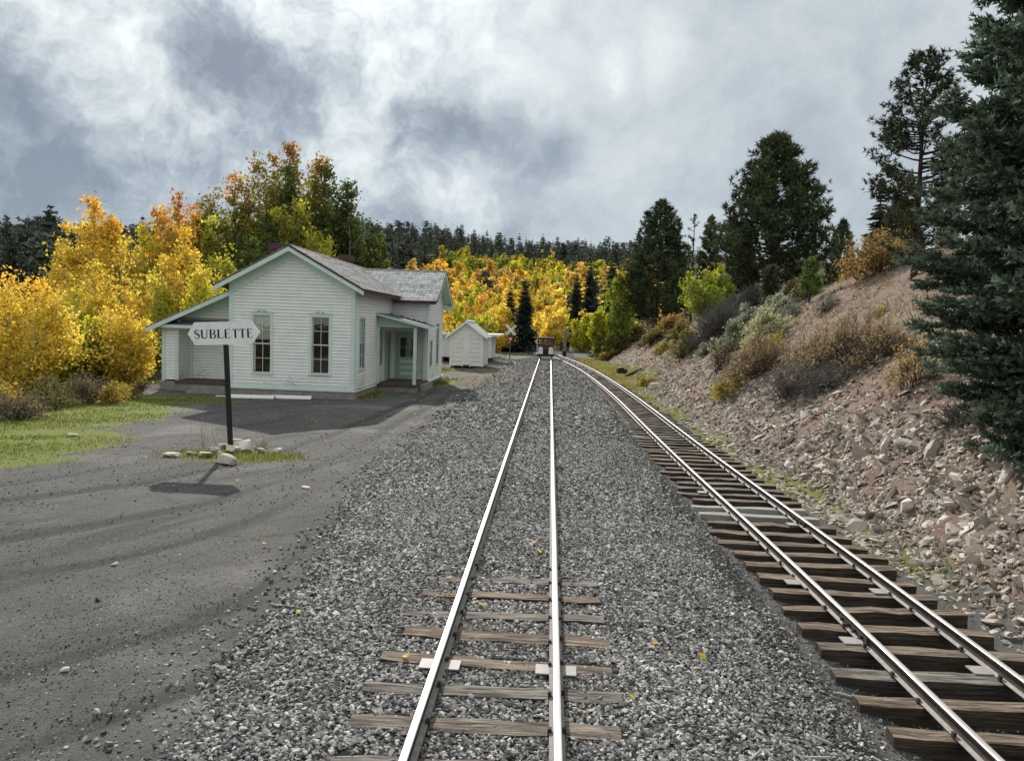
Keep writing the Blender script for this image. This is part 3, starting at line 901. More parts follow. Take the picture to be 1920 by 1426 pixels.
# corner boards, friezes, water table
def trim_piece(name, o, u, n, s0, s1, d0, d1, z0, z1, mat='trim'):
    b = MB(); hbox(b, o, u, n, s0, s1, d0, d1, z0, z1)
    return b.build(name, M[mat], house)
cbw = .13
trim_piece('corner_board', uo, (1, 0), (0, -1), -.030, cbw, .0, .040, ZF-.02, roofz(-HW)-.05)
trim_piece('corner_board', uo, (1, 0), (0, -1), HW-cbw, HW+.030, .0, .040, ZF-.02, roofz(0)-.05)
trim_piece('corner_board', ro, (0, 1), (1, 0), .0, cbw, .0, .034, ZF-.02, roofz(0)-.30)
trim_piece('corner_board', (0, WY0), (1, 0), (0, -1), WP-cbw, WP+.03, .0, .040, ZF-.08, wroofz(WY0)-.05)
trim_piece('corner_board', (0, WY0), (1, 0), (0, -1), .0, .09, .0, .04, 2.6, wroofz(WY0)-.40)
trim_piece('frieze_board', ro, (0, 1), (1, 0), .0, WY0-.045, .0, .045, roofz(0)-.52, roofz(0)-.06)
trim_piece('frieze_board', (0.05, WY0), (1, 0), (0, -1), .0, WP-cbw-.055, .0, .046, wroofz(WY0)-.36, wroofz(WY0)-.06)
trim_piece('base_board', uo, (1, 0), (0, -1), -.035, HW+.035, .0, .05, ZF-.03, ZF+.10)
trim_piece('water_table', uo, (1, 0), (0, -1), -.06, HW+.10, -.02, .10, ZF-.085, ZF-.035)
trim_piece('water_table', ro, (0, 1), (1, 0), .06, 3.4, -.02, .10, ZF-.085, ZF-.035, 'siding')
trim_piece('water_table', wo, (0, 1), (1, 0), -.02, WY1-WY0, -.02, .12, ZF-.13, ZF-.07, 'siding')
# sloping frieze boards under the gable rakes (flat boards following the roofline)
def rake_frieze(x0, x1, zfun, y, wd0, wd1, d, parent=house, name='rake_frieze', mat='trim'):
    pts = [(x0, y, zfun(x0)-.06), (x1, y, zfun(x1)-.06), (x1, y, zfun(x1)-wd1), (x0, y, zfun(x0)-wd0)]
    return MB().prism(pts, (0, -d, 0)).build(name, M[mat], parent)
rake_frieze(-HW+.0, -HW/2-.001, roofz, -.024, .58, .46, .022)
rake_frieze(-HW/2+.001, 0, roofz, -.024, .46, .58, .022)
# front gable overhang: soffit boards and rake boards (roof runs from y=-OVH)
YO = -.42
xl, xr = -HW-.5, .44
def rake(x0, x1, zf, y, h=.17, d=.035, mat='trim', drop=.055):
    return MB().prism([(x0, y, zf(x0)-drop), (x1, y, zf(x1)-drop), (x1, y, zf(x1)-drop-h), (x0, y, zf(x0)-drop-h)], (0, -d, 0)).build('rake_board', M[mat], house)
rake(xl, -HW/2, roofz, YO); rake(-HW/2, xr, roofz, YO)
MB().prism([(-HW/2, YO-.037, RIDGE-.02), (xr, YO-.037, roofz(xr)-.02), (xr, YO-.037, roofz(xr)-.07), (-HW/2, YO-.037, RIDGE-.07)], (0, -.012, 0)).build('rake_edge', M['soffit'], house)
def soffit(x0, x1, zf, y0, y1, drop=.075):
    return MB().hexa([(x0, y0, zf(x0)-drop-.02), (x1, y0, zf(x1)-drop-.02), (x1, y1, zf(x1)-drop-.02), (x0, y1, zf(x0)-drop-.02), (x0, y0, zf(x0)-drop), (x1, y0, zf(x1)-drop), (x1, y1, zf(x1)-drop), (x0, y1, zf(x0)-drop)]).build('soffit', M['trim'], house)
soffit(xl, -HW/2, roofz, YO, -.048); soffit(-HW/2, xr, roofz, YO, -.048)
# main roof
cs, sn = 1/sq, SL/sq
rvl = (HW/2+.44)*sq
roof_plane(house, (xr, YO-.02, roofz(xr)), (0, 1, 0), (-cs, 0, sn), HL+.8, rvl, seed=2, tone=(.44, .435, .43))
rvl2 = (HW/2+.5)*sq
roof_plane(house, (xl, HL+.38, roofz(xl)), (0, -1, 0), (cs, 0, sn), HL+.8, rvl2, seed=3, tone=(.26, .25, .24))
b = MB()
for k in range(22):
    y0 = YO-.03+k*.55
    b.hexa([(-HW/2-.13, y0, RIDGE-.06), (-HW/2, y0, RIDGE+.012), (-HW/2, y0+.56, RIDGE+.012), (-HW/2-.13, y0+.56, RIDGE-.06), (-HW/2-.13, y0, RIDGE-.035), (-HW/2, y0, RIDGE+.045), (-HW/2, y0+.56, RIDGE+.038), (-HW/2-.13, y0+.56, RIDGE-.042)])
    b.hexa([(-HW/2, y0, RIDGE+.012), (-HW/2+.13, y0, RIDGE-.06), (-HW/2+.13, y0+.56, RIDGE-.06), (-HW/2, y0+.56, RIDGE+.012), (-HW/2, y0, RIDGE+.045), (-HW/2+.13, y0, RIDGE-.035), (-HW/2+.13, y0+.56, RIDGE-.042), (-HW/2, y0+.56, RIDGE+.038)])
b.build('ridge_cap', M['deck'], house)
# eave fascia
trim_piece('fascia', (xr, 0), (0, 1), (1, 0), YO, WY0-.3, -.02, .012, roofz(xr)-.15, roofz(xr)-.03, 'soffit')
# wing roof
WX1 = WP+.47
wsq = math.sqrt(1+WSL*WSL)
wvl = (WM-WY0+.42)*wsq
roof_plane(house, (-HW/2+.2, WY0-.42, wroofz(WY0-.42)), (1, 0, 0), (0, 1/wsq, WSL/wsq), WX1+HW/2-.2, wvl, seed=4, exposure=.235, tone=(.80, .79, .78))  # slope toned near white: sky glare put into the shingle colour
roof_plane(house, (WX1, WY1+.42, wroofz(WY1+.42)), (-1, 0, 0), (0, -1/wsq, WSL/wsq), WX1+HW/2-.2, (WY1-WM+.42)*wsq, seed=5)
b = MB()
for k in range(9):
    x0 = -HW/2+.35+k*.46
    for sg in (-1, 1):
        b.hexa([(x0, WM, WR+.012), (x0+.47, WM, WR+.012), (x0+.47, WM+sg*.14, WR-.065), (x0, WM+sg*.14, WR-.065), (x0, WM, WR+.04), (x0+.47, WM, WR+.06), (x0+.47, WM+sg*.14, WR-.02), (x0, WM+sg*.14, WR-.04)])
b.build('ridge_cap', M['iron'], house)
# wing gable overhang
for sg, ya in ((-1, WY0-.42), (1, WY1+.42)):
    MB().prism([(WX1, ya, wroofz(ya)-.055), (WX1, WM, WR-.055), (WX1, WM, WR-.24), (WX1, ya, wroofz(ya)-.24)], (-.035, 0, 0)).build('rake_board', M['trim'], house)
    MB().prism([(WX1+.002, ya, wroofz(ya)+.02), (WX1+.002, WM, WR+.02), (WX1+.002, WM, WR-.05), (WX1+.002, ya, wroofz(ya)-.05)], (.014, 0, 0)).build('rake_edge', M['soffit'], house)
    MB().hexa([(WP+.045, ya, wroofz(ya)-.10), (WX1-.036, ya, wroofz(ya)-.10), (WX1-.036, WM, WR-.10), (WP+.045, WM, WR-.10), (WP+.045, ya, wroofz(ya)-.075), (WX1-.036, ya, wroofz(ya)-.075), (WX1-.036, WM, WR-.075), (WP+.045, WM, WR-.075)]).build('soffit', M['trim'], house)
MB().box(.1, WX1-.04, WY0-.42, WY0-.40, wroofz(WY0-.42)-.14, wroofz(WY0-.42)-.055).build('fascia', M['soffit'], house)
# boxed return of the far eave on the wing gable
MB().box(WP+.04, WX1-.05, WY1+.02, WY1+.40, wroofz(WY1+.42)-.30, wroofz(WY1+.42)-.12).build('eave_return', M['trim'], house)
MB().prism([(WP+.024, WY0+.02, wroofz(WY0)-.09), (WP+.024, WM, WR-.09), (WP+.024, WM, WR-.5), (WP+.024, WY0+.02, wroofz(WY0)-.5)], (.02, 0, 0)).build('rake_frieze', M['trim'], house)
MB().prism([(WP+.024, WM, WR-.09), (WP+.024, WY1, wroofz(WY1)-.09), (WP+.024, WY1, wroofz(WY1)-.5), (WP+.024, WM, WR-.5)], (.02, 0, 0)).build('rake_frieze', M['trim'], house)

# chimneys
def chimney(x, y, w, zt, z0):
    b = MB().box(x-w/2, x+w/2, y-w/2, y+w/2, z0, zt-.28)
    c = b.build('chimney', M['brick'], house)
    MB().box(x-w/2-.05, x+w/2+.05, y-w/2-.05, y+w/2+.05, zt-.28, zt-.10).build('corbel', M['brick'], c)
    MB().box(x-w/2-.02, x+w/2+.02, y-w/2-.02, y+w/2+.02, zt-.10, zt).build('chimney_top', M['brick'], c)
chimney(-4.55, 4.2, .52, 6.15, 4.0)
chimney(-3.15, 10.0, .60, 6.25, 4.6)

# track-side porch in the corner of main block and wing
pz = ZF-.02
MB().box(.03, 1.76, 3.55, WY0-.045, pz-.10, pz).build('porch_deck', M['deck'], house)
MB().box(.06, 1.72, 3.62, WY0-.05, -.3, pz-.102).build('porch_base', M['concrete'], house)
MB().box(1.765, 1.98, 4.3, WY0-.05, -.3, pz-.06).build('porch_step', M['concrete'], house)
for (x, y) in ((1.64, 3.66), (1.60, WY0-.16)):
    MB().box(x-.065, x+.065, y-.065, y+.065, pz, 2.74).build('porch_post', M['trim'], house)
MB().box(.026, .11, 3.6, 3.72, pz, 2.74).build('porch_post', M['trim'], house)
PR = lambda x: 3.34-.235*x
MB().prism([(.03, 3.60, 2.74), (1.72, 3.60, 2.74), (1.72, 3.60, PR(1.72)-.06), (.03, 3.60, PR(.03)-.06)], (0, .05, 0)).build('porch_beam', M['mintdoor'], house)
MB().box(1.60, 1.685, 3.652, WY0-.05, 2.742, PR(1.685)-.065).build('porch_beam', M['mintdoor'], house)
b = MB().hexa([(.035, 3.38, PR(.035)-.05), (2.16, 3.38, PR(2.16)-.05), (2.16, WY0-.05, PR(2.16)-.05), (.035, WY0-.05, PR(.035)-.05), (.035, 3.38, PR(.035)), (2.16, 3.38, PR(2.16)), (2.16, WY0-.05, PR(2.16)), (.035, WY0-.05, PR(.035))])
pr = b.build('porch_roof', M['greyfelt'], house)
MB().prism([(.035, 3.375, PR(.035)-.02), (2.16, 3.375, PR(2.16)-.02), (2.16, 3.375, PR(2.16)-.10), (.035, 3.375, PR(.035)-.10)], (0, -.025, 0)).build('porch_fascia', M['trim'], pr)
MB().box(2.162, 2.184, 3.36, WY0-.05, PR(2.16)-.10, PR(2.16)+.006).build('porch_fascia', M['trim'], pr)
b = MB()
for (x, y, r_) in ((.9, 5.9, .3), (1.15, 6.1, -.2), (1.35, 6.2, .5), (.6, 6.0, .1), (1.6, 6.25, -.4), (.25, 5.4, .2)):
    b.hexa([(x-.09, y-.05, PR(x-.09)+.005), (x+.09, y-.04, PR(x+.09)+.005), (x+.08, y+.06, PR(x+.08)+.005), (x-.08, y+.05, PR(x-.08)+.005), (x-.08, y-.04, PR(x-.09)+.05), (x+.07, y-.04, PR(x+.09)+.04), (x+.06, y+.05, PR(x+.08)+.03), (x-.06, y+.04, PR(x-.08)+.05)])
b.build('loose_shingles', M['black'], pr)['kind'] = 'stuff'
# doors
def door(o, u, n, s0, s1, z0, z1, lights=True, label=None):
    b = MB()
    hbox(b, o, u, n, s0-.10, s0, .0, .05, z0, z1); hbox(b, o, u, n, s1, s1+.10, .0, .05, z0, z1); hbox(b, o, u, n, s0-.10, s1+.10, .0, .051, z1, z1+.10)
    d = b.build('door', M['mintdoor'], house)
    if label: d['label'] = label
    dd = -.03
    zl = z0+(z1-z0)*.50
    b = MB()
    w = s1-s0
    if lights:
        hbox(b, o, u, n, s0+.005, s0+.13, dd-.04, dd, z0+.02, z1-.01); hbox(b, o, u, n, s1-.13, s1-.005, dd-.04, dd, z0+.02, z1-.01)
        hbox(b, o, u, n, s0+.13, s1-.13, dd-.04, dd, z1-.16, z1-.01)
        for zz0, zz1 in ((z0+.02, z0+.22), (z0+.36, z0+.50), (z0+.64, z0+.78), (z0+.92, zl)):
            hbox(b, o, u, n, s0+.13, s1-.13, dd-.04, dd, zz0, zz1)
        m_ = (s0+s1)/2; zm = (zl+z1-.16)/2
        hbox(b, o, u, n, m_-.012, m_+.012, dd-.035, dd-.004, zl, z1-.16)
        hbox(b, o, u, n, s0+.13, s1-.13, dd-.034, dd-.005, zm-.012, zm+.012)
    else:
        hbox(b, o, u, n, s0+.005, s1-.005, dd-.04, dd, z0+.02, z1-.01)
    b.build('door_leaf', M['mintdoor'], d)
    if lights:
        for zz0, zz1 in ((z0+.22, z0+.36), (z0+.50, z0+.64), (z0+.78, z0+.92)):
            b = MB(); hbox(b, o, u, n, s0+.13, s1-.13, dd-.035, dd-.016, zz0, zz1); b.build('panel', M['sash'], d)
        for i in (0, 1):
            for j in (0, 1):
                b = MB(); hbox(b, o, u, n, (s0+.13, m_+.012)[i], (m_-.012, s1-.13)[i], dd-.024, dd-.020, (zl, zm+.012)[j], (zm-.012, z1-.16)[j]); b.build('pane', M['glass'], d)
    ov = Vector((o[0], o[1], 0)); uv = Vector((u[0], u[1], 0)); nv = Vector((n[0], n[1], 0))
    c = ov+uv*(s0+.07)+Vector((0, 0, zl-.14))
    MB().tube([c+nv*dd, c+nv*(dd+.05), c+nv*(dd+.052), c+nv*(dd+.075)], [.012, .012, .028, .02], 8).build('knob', M['iron'], d)
    return d
door((.03, WY0), (1, 0), (0, -1), DOOR[0], DOOR[1], DOOR[2], DOOR[3], True, 'green porch door with four dark panes and cross panels')
door((0, 0), (0, 1), (1, 0), rh[2][0], rh[2][1], rh[2][2], rh[2][3], False, 'plain green side door under the porch roof')

# lean-to on the far side with its recessed porch
LX0, LX1, LY = -8.20, -HW-.03, 1.6
LR = lambda x: 3.90+(x+5.5)*.46
wall(house, (LX0, LY), (1, 0), (0, -1), .62, ZF, LR(LX0)-.05)
wall(house, (LX0+.62, LY+.04), (0, 1), (1, 0), .92, ZF, 2.75)
wall(house, (LX0+.62, LY+.95), (1, 0), (0, -1), LX1-LX0-.62, ZF, 2.80, [(1.95, 2.80, .32, 2.5)])
wall(house, (LX0, LY+6), (0, -1), (-1, 0), 6.0, ZF, LR(LX0)-.08)
wall(house, (LX1, LY+6.0), (-1, 0), (0, 1), LX1-LX0, ZF, [(0, LR(LX1)-.08), (LX1-LX0, LR(LX0)-.08)])
# upper wall above the little porch roof
wall(house, (LX0+.2, LY+.35), (1, 0), (0, -1), LX1-LX0-.2, 2.62, [(0, max(2.63, LR(LX0+.2)-.08)), (LX1-LX0-.2, LR(LX1)-.08)])
door((LX0+.62, LY+.95), (1, 0), (0, -1), 1.95, 2.80, .32, 2.5, False, 'green door in the recessed porch')
for x0, x1 in ((LX0-.03, LX0+.10), (LX0+.52, LX0+.66)):
    MB().box(x0, x1, LY-.045, LY-.004, ZF-.05, LR(max(x0, LX0))-.16 if x0 < LX0+.2 else 2.52).build('corner_board', M['trim'], house)
MB().box(LX0+.645, LX0+.76, LY+.88, LY+.92, ZF, 2.6).build('corner_board', M['trim'], house)
MB().box(LX1-.12, LX1-.004, LY+.88, LY+.92, ZF, 2.6).build('corner_board', M['trim'], house)
# little roof
b = MB().hexa([(LX0-.12, LY-.28, 2.50), (LX1, LY-.28, 2.50), (LX1, LY+.32, 2.72), (LX0+.35, LY+.32, 2.72), (LX0-.12, LY-.28, 2.55), (LX1, LY-.28, 2.55), (LX1, LY+.32, 2.77), (LX0+.35, LY+.32, 2.77)])
lr = b.build('porch_roof', M['greyfelt'], house)
MB().box(LX0-.12, LX1, LY-.31, LY-.282, 2.43, 2.56).build('porch_fascia', M['trim'], lr)
MB().box(LX0+.35, LX1, LY+.295, LY+.32, 2.775, 2.86).build('flashing', M['plate'], lr)
MB().box(LX0+.63, LX1, LY-.26, LY+.90, 2.43, 2.455).build('porch_ceiling', M['siding'], house)
# deck, concrete and steps
MB().box(LX0+.64, LX1, LY-.35, LY+.92, ZF-.12, ZF-.01).build('porch_deck', M['deck'], house)
MB().box(LX0+.3, LX1-.01, LY-.30, LY-.055, -.3, ZF-.122).build('porch_base', M['concrete'], house)
MB().box(LX0+1.55, LX1-.05, LY-.75, LY-.31, -.3, ZF-.16).build('porch_step', M['concrete'], house)
MB().box(LX0+1.50, LX1-.02, LY-1.1, LY-.76, -.3, ZF-.32).build('porch_step', M['concrete'], house)
# lean-to roof
lsq = math.sqrt(1+.46**2)
lx = LX0-.52
roof_plane(house, (lx, LY+6.3, LR(lx)), (0, -1, 0), (1/lsq, 0, .46/lsq), 6.65, (-HW-.22-lx)*lsq, seed=8, tone=(.28, .27, .26))
MB().prism([(lx, LY-.36, LR(lx)-.03), (-HW-.06, LY-.36, LR(-HW-.06)-.03), (-HW-.06, LY-.36, LR(-HW-.06)-.2), (lx, LY-.36, LR(lx)-.2)], (0, -.03, 0)).build('rake_board', M['trim'], house)
MB().prism([(LX0+.2, LY+.322, LR(LX0+.2)-.06), (LX1, LY+.322, LR(LX1)-.06), (LX1, LY+.322, LR(LX1)-.50), (LX0+.70, LY+.322, 2.66)], (0, -.015, 0)).build('rake_frieze', M['trim'], house)
MB().hexa([(lx, LY-.355, LR(lx)-.09), (LX1, LY-.355, LR(LX1)-.09), (LX1, LY+.3, LR(LX1)-.09), (lx, LY+.3, LR(lx)-.09), (lx, LY-.355, LR(lx)-.06), (LX1, LY-.355, LR(LX1)-.06), (LX1, LY+.3, LR(LX1)-.06), (lx, LY+.3, LR(lx)-.06)]).build('soffit', M['trim'], house)
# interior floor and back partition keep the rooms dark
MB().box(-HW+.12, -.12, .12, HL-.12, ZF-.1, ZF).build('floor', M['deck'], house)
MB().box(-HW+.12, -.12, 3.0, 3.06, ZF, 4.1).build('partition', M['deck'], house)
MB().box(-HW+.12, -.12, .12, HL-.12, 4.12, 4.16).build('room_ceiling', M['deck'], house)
# ------------------------------------------------------------------ station name sign
sx, sy = -7.13, 16.2
sz = hz(sx, sy)
sg = tag(empty('station_sign', (sx, sy, sz), (0, math.radians(-2.6), 0)), 'white pointed board lettered SUBLETTE on a black post set in a heap of stones', 'sign')
MB().box(-.045, .045, -.042, .042, -.35, 2.40).build('post', M['black'], sg)
bw, bh_, zc = .825, .255, 2.60
bo = tag(MB().prism([(-bw, -.055, 0), (-bw+.16, -.055, -bh_), (bw-.20, -.055, -bh_), (bw, -.055, 0), (bw-.20, -.055, bh_), (-bw+.16, -.055, bh_)][::-1], (0, -.03, 0)).build('board', M['signwhite'], sg, (.0, 0, zc), (0, math.radians(-.2), 0)))
LET = {  # strokes: (polyline, half width) in a unit-high cell
    'U': [([(0, 1), (.0, .32), (.06, .10), (.22, 0), (.40, .06), (.50, .25), (.52, 1)], [.075, .075, .07, .045, .04, .035, .03]), ([(-.10, .985), (.10, .985)], .018), ([(.44, .985), (.60, .985)], .018)],
    'B': [([(0, 0), (0, 1)], .075), ([(-.10, .985), (.22, .985), (.40, .90), (.43, .74), (.34, .58), (.16, .53), (.0, .53)], [.018, .02, .05, .07, .045, .018, .018]), ([(.16, .53), (.40, .46), (.49, .27), (.40, .07), (.20, .015), (-.10, .015)], [.018, .05, .075, .05, .02, .018])],
    'L': [([(0, 0), (0, 1)], .075), ([(-.10, .985), (.12, .985)], .018), ([(-.10, .015), (.44, .015), (.48, .20)], [.018, .025, .02])],
    'E': [([(0, 0), (0, 1)], .075), ([(-.10, .985), (.40, .985), (.43, .82)], [.018, .025, .02]), ([(0, .52), (.28, .52)], .02), ([(.28, .62), (.28, .42)], .014), ([(-.10, .015), (.42, .015), (.46, .20)], [.018, .025, .02])],
    'T': [([(.25, 0), (.25, 1)], .075), ([(-.06, .80), (-.03, .98), (.53, .98), (.56, .80)], [.016, .025, .025, .016]), ([(.14, .015), (.36, .015)], .018)],
    'S': [([(.44, .76), (.42, .90), (.27, .99), (.10, .95), (.02, .80), (.06, .64), (.22, .54), (.38, .44), (.46, .28), (.40, .09), (.23, .0), (.06, .06), (-.01, .24)], [.018, .03, .03, .04, .055, .065, .075, .075, .06, .04, .03, .03, .018])],
}
def ribbon(pts, hw, y, d=.004):
    n = len(pts)
    if isinstance(hw, float): hw = [hw]*n
    hw = [1.22*q for q in hw]
    L_, R_ = [], []
    for i, (x, z) in enumerate(pts):
        a = Vector(pts[min(i+1, n-1)])-Vector(pts[max(i-1, 0)])
        a.normalize(); q = Vector((-a.y, a.x))*hw[i]
        L_.append((x+q.x, z+q.y)); R_.append((x-q.x, z-q.y))
    return L_, R_
cx = -.665
LH = .195
for ch, adv in zip('SUBLETTE', (.63, .76, .68, .62, .63, .62, .70, .6)):
    b = MB()
    for st_, hw in LET[ch]:
        # smooth the curves a little
        L_, R_ = ribbon(st_, hw, 0)
        for k in range(len(L_)-1):
            q = [L_[k], L_[k+1], R_[k+1], R_[k]]
            yy = -.0870-.0004*(LET[ch].index((st_, hw)))-.00002*k
            b.poly([(cx+x*.228, yy, -LH/2-.012+z*LH) for x, z in q])
    b.build('letter', M['black'], bo)
    cx += adv*.262

# ------------------------------------------------------------------ sheds
def plank_shed(name, label, loc, w, d, eave, ridge, rz=0.0):
    s = tag(empty(name, loc, (0, 0, rz)), label, 'shed')
    zf = .16
    b = MB(); b.box(-w/2, -w/2+.05, .06, d, zf, eave); b.box(w/2-.05, w/2, .06, d, zf, eave); b.box(-w/2, w/2, d, d+.05, zf, eave)
    b.box(-w/2+.05, w/2-.05, .09, .12, zf, eave)
    b.build('wall', M['lapgap'], s)
    for sd in (-1, 1):
        n = int(d/.19)
        for k in range(n):
            y0 = .06+k*(d-.06)/n
            MB().box(sd*w/2, sd*(w/2+.02+.004*(k % 2)), y0+.004, y0+(d-.06)/n-.004, zf-.03, eave-.02).build('plank', M['shed'], s)
    # front: horizontal planks each side, batten door between
    for x0, x1, rows in ((-w/2+.19, -.20, 7), (.33, w/2-.13, 7)):
        for k in range(rows):
            z0 = zf+k*(eave-zf-.02)/rows
            MB().box(x0, x1, .045, .085, z0+.01, z0+(eave-zf-.02)/rows-.01).build('plank', M['shed'], s)
    for x0, x1 in ((-w/2-.02, -w/2+.18), (w/2-.13, w/2+.03), (-.30, -.21), (.24, .33)):
        MB().box(x0, x1, .02, .085, zf-.04, eave-.01).build('batten', M['shed'], s)
    dr = MB().box(-.205, .235, .03, .082, zf+.10, eave-.30).build('door', M['shed'], s)
    MB().box(-.20, .23, .025, .083, eave-.295, eave-.02).build('transom_board', M['shed'], s)
    MB().box(-.2, .23, .0, .029, zf+.09, zf+.15).build('ledge', M['shed'], dr)
    MB().tube([(.20, .02, 1.02), (.26, .01, 1.05), (.33, .012, 1.16)], .012, 5).build('hasp', M['iron'], dr)
    # gable of vertical boards
    zr = lambda x: ridge-abs(x)*(ridge-eave)/(w/2)
    n = 12
    for k in range(n):
        x0 = -w/2+k*w/n; x1 = x0+w/n
        xs = [x0+.004, x1-.004] if not (x0 < 0 < x1) else [x0+.004, 0, x1-.004]
        pts = [(x0+.004, .05, eave), (x1-.004, .05, eave)]+[(x, .05, zr(x)-.02) for x in xs[::-1]]
        MB().prism(pts, (0, .035, 0)).build('plank', M['shed'], s)
    MB().box(-w/2-.05, w/2+.05, .012, .046, eave-.035, eave+.015).build('batten', M['shed'], s)
    sl_ = (ridge-eave)/(w/2)
    for sd in (-1, 1):
        ov = .30
        xe = sd*(w/2+ov); ze = ridge-(w/2+ov)*sl_
        nrib = 9
        r = MB().hexa([(0, -.22, ridge), (xe, -.22, ze), (xe, d+.25, ze), (0, d+.25, ridge), (0, -.22, ridge+.03), (xe, -.22, ze+.03), (xe, d+.25, ze+.03), (0, d+.25, ridge+.03)]).build('roof', M['metalroof'], s)
        for k in range(nrib):
            y0 = -.2+k*(d+.42)/nrib
            MB().hexa([(0, y0, ridge+.031), (xe, y0, ze+.031), (xe, y0+.03, ze+.031), (0, y0+.03, ridge+.031), (0, y0, ridge+.052), (xe, y0, ze+.052), (xe, y0+.03, ze+.052), (0, y0+.03, ridge+.052)]).build('roof_rib', M['metalroof'], r)
        MB().prism([(0, -.225, ridge+.015), (xe, -.225, ze+.015), (xe, -.225, ze-.085), (0, -.225, ridge-.085)], (0, -.025, 0)).build('rake_board', M['white'], s)
    MB().hexa([(-.14, -.24, ridge+.0), (.14, -.24, ridge+.0), (.14, d+.27, ridge+.0), (-.14, d+.27, ridge+.0), (-.02, -.24, ridge+.12), (.02, -.24, ridge+.12), (.02, d+.27, ridge+.12), (-.02, d+.27, ridge+.12)]).build('ridge_cap', M['metalroof'], s)
    for x in (-w/2+.15, w/2-.15):
        MB().box(x-.08, x+.08, .0, d, -.1, zf).build('skid', M['deck'], s)
    return s
plank_shed('tool_shed', 'small white gabled shed with a batten door and metal roof beyond the station', (-5.62, 49.6, hz(-5.6, 49.6)), 2.2, 4.2, 2.30, 3.15)

# lower white building behind it
bx, by = -6.75, 58.0
bz = hz(bx, by)
s = tag(empty('storage_shed', (bx, by, bz)), 'long low white outbuilding with a flat overhanging roof, half hidden behind the gabled shed', 'shed')
MB().box(-2.0, 2.15, 0, 4.2, .38, 2.15).build('wall', M['shed'], s)
for k in range(20):
    x0 = -2.0+k*.2075
    MB().box(x0+.004, x0+.2035, -.022, -.001, .36, 2.13).build('plank', M['shed'], s)
for k in range(18):
    y0 = k*.2333
    MB().box(2.151, 2.172, y0+.004, y0+.2293, .36, 2.13).build('plank', M['shed'], s)
MB().box(-2.2, 2.85, -.35, 4.5, 2.17, 2.25).build('roof', M['metalroof'], s)
MB().box(-2.22, 2.88, -.385, -.352, 2.09, 2.24).build('fascia', M['white'], s)
MB().box(2.852, 2.88, -.35, 4.5, 2.09, 2.24).build('fascia', M['white'], s)
for x in (-1.7, 0, 1.9): MB().box(x-.1, x+.1, .1, 4.1, -.1, .378).build('skid', M['deck'], s)
MB().tube([(1.55, -.06, .4), (1.55, -.06, 2.1)], .035, 6).build('downpipe', M['white'], s)

# ------------------------------------------------------------------ crossing signs
def text_mesh(body, size, mat, font_scale_x=1.0):
    cu = bpy.data.curves.new(body, 'FONT')
    cu.body = body; cu.size = size; cu.align_x = 'CENTER'; cu.align_y = 'CENTER'
    cu.extrude = .002; cu.resolution_u = 2
    o = bpy.data.objects.new('tmp', cu)
    COL.objects.link(o)
    dg = bpy.context.evaluated_depsgraph_get()
    me = bpy.data.meshes.new_from_object(o.evaluated_get(dg))
    bpy.data.objects.remove(o)
    me.name = 'lettering'
    me.materials.clear(); me.materials.append(mat)
    return me
cbx, cby = -3.58, 66.3
c = tag(empty('railroad_crossing_sign', (cbx, cby, hz(cbx, cby)), (0, math.radians(1.2), 0)), 'white crossbuck above a red yield triangle on a dark post beside the track', 'sign')
MB().box(-.05, .05, -.04, .04, -.3, 2.9).build('post', M['grey'], c)
for k, (ang, wd) in enumerate(((45, 'RAILROAD'), (-45, 'CROSSING'))):
    b = MB().box(-.60, .60, -.068-.022*k, -.048-.022*k, -.105, .105).build('crossbuck_board', M['signwhite'], c, (0, 0, 2.58), (0, -math.radians(ang), 0))
    for part, xo in ((wd[:4], -.34), (wd[4:], .34)):
        add('lettering', text_mesh(part, .15, M['black']), b, (xo, -.0705-.022*k, 0), (PI/2, 0, 0))
yz = 1.72
def tri(r, y, d): return MB().prism([(-.866*r, y, .5*r), (.866*r, y, .5*r), (0, y, -r)], (0, -d, 0))
y_ = tri(.33, -.045, .012).build('yield_triangle', M['signred'], c, (0, 0, yz+.05))
tri(.155, -.058, .004).build('yield_centre', M['signwhite'], y_, (0, 0, .012))
add('lettering', text_mesh('YIELD', .07, M['signred']), y_, (0, -.0645, .045), (PI/2, 0, 0))

# ------------------------------------------------------------------ rail speeder
sp = tag(empty('rail_speeder', (-.352, 64.2, 0)), 'small red and black rail motor car with two white rounded boxes on its nose', 'rail car')
MB().box(-.70, .70, .05, 2.3, .30, .38).build('frame', M['black'], sp)
MB().prism([(-.78, 0, .20), (.78, 0, .20), (.76, 0, .36), (-.76, 0, .36)], (0, .14, 0)).build('bumper', M['black'], sp)
MB().box(-.66, .66, .16, .85, .385, .80).build('hood', M['black'], sp)
MB().box(-.665, .665, .155, .86, .802, .998).build('hood_band', M['red'], sp)
MB().box(-.68, .68, .15, .22, 1.0, 1.14).build('cowl', M['red'], sp)
MB().box(-.24, .24, .135, .158, .385, .80).build('grille', M['black'], sp)
for sx_ in (-1, 1):
    pr_ = [(x, .0, z) for x, z in ((-.20, .39), (.20, .39), (.20, .86), (.15, .95), (.06, .995), (-.06, .995), (-.15, .95), (-.20, .86))]
    nb = MB().prism([(x+sx_*.45, y-.02, z) for x, y, z in pr_], (0, .17, 0)).build('nose_box', M['white'], sp)
    MB().box(sx_*.45-.205, sx_*.45+.205, -.03, -.022, .76, .79).build('strap', M['plate'], nb)
for sx_ in (-1, 1):
    MB().box(sx_*.67-.03, sx_*.67+.03, .2, .26, 1.14, 1.76).build('cab_post', M['black'], sp)
    MB().box(sx_*.67-.03, sx_*.67+.03, 2.0, 2.06, .38, 1.76).build('cab_post', M['black'], sp)
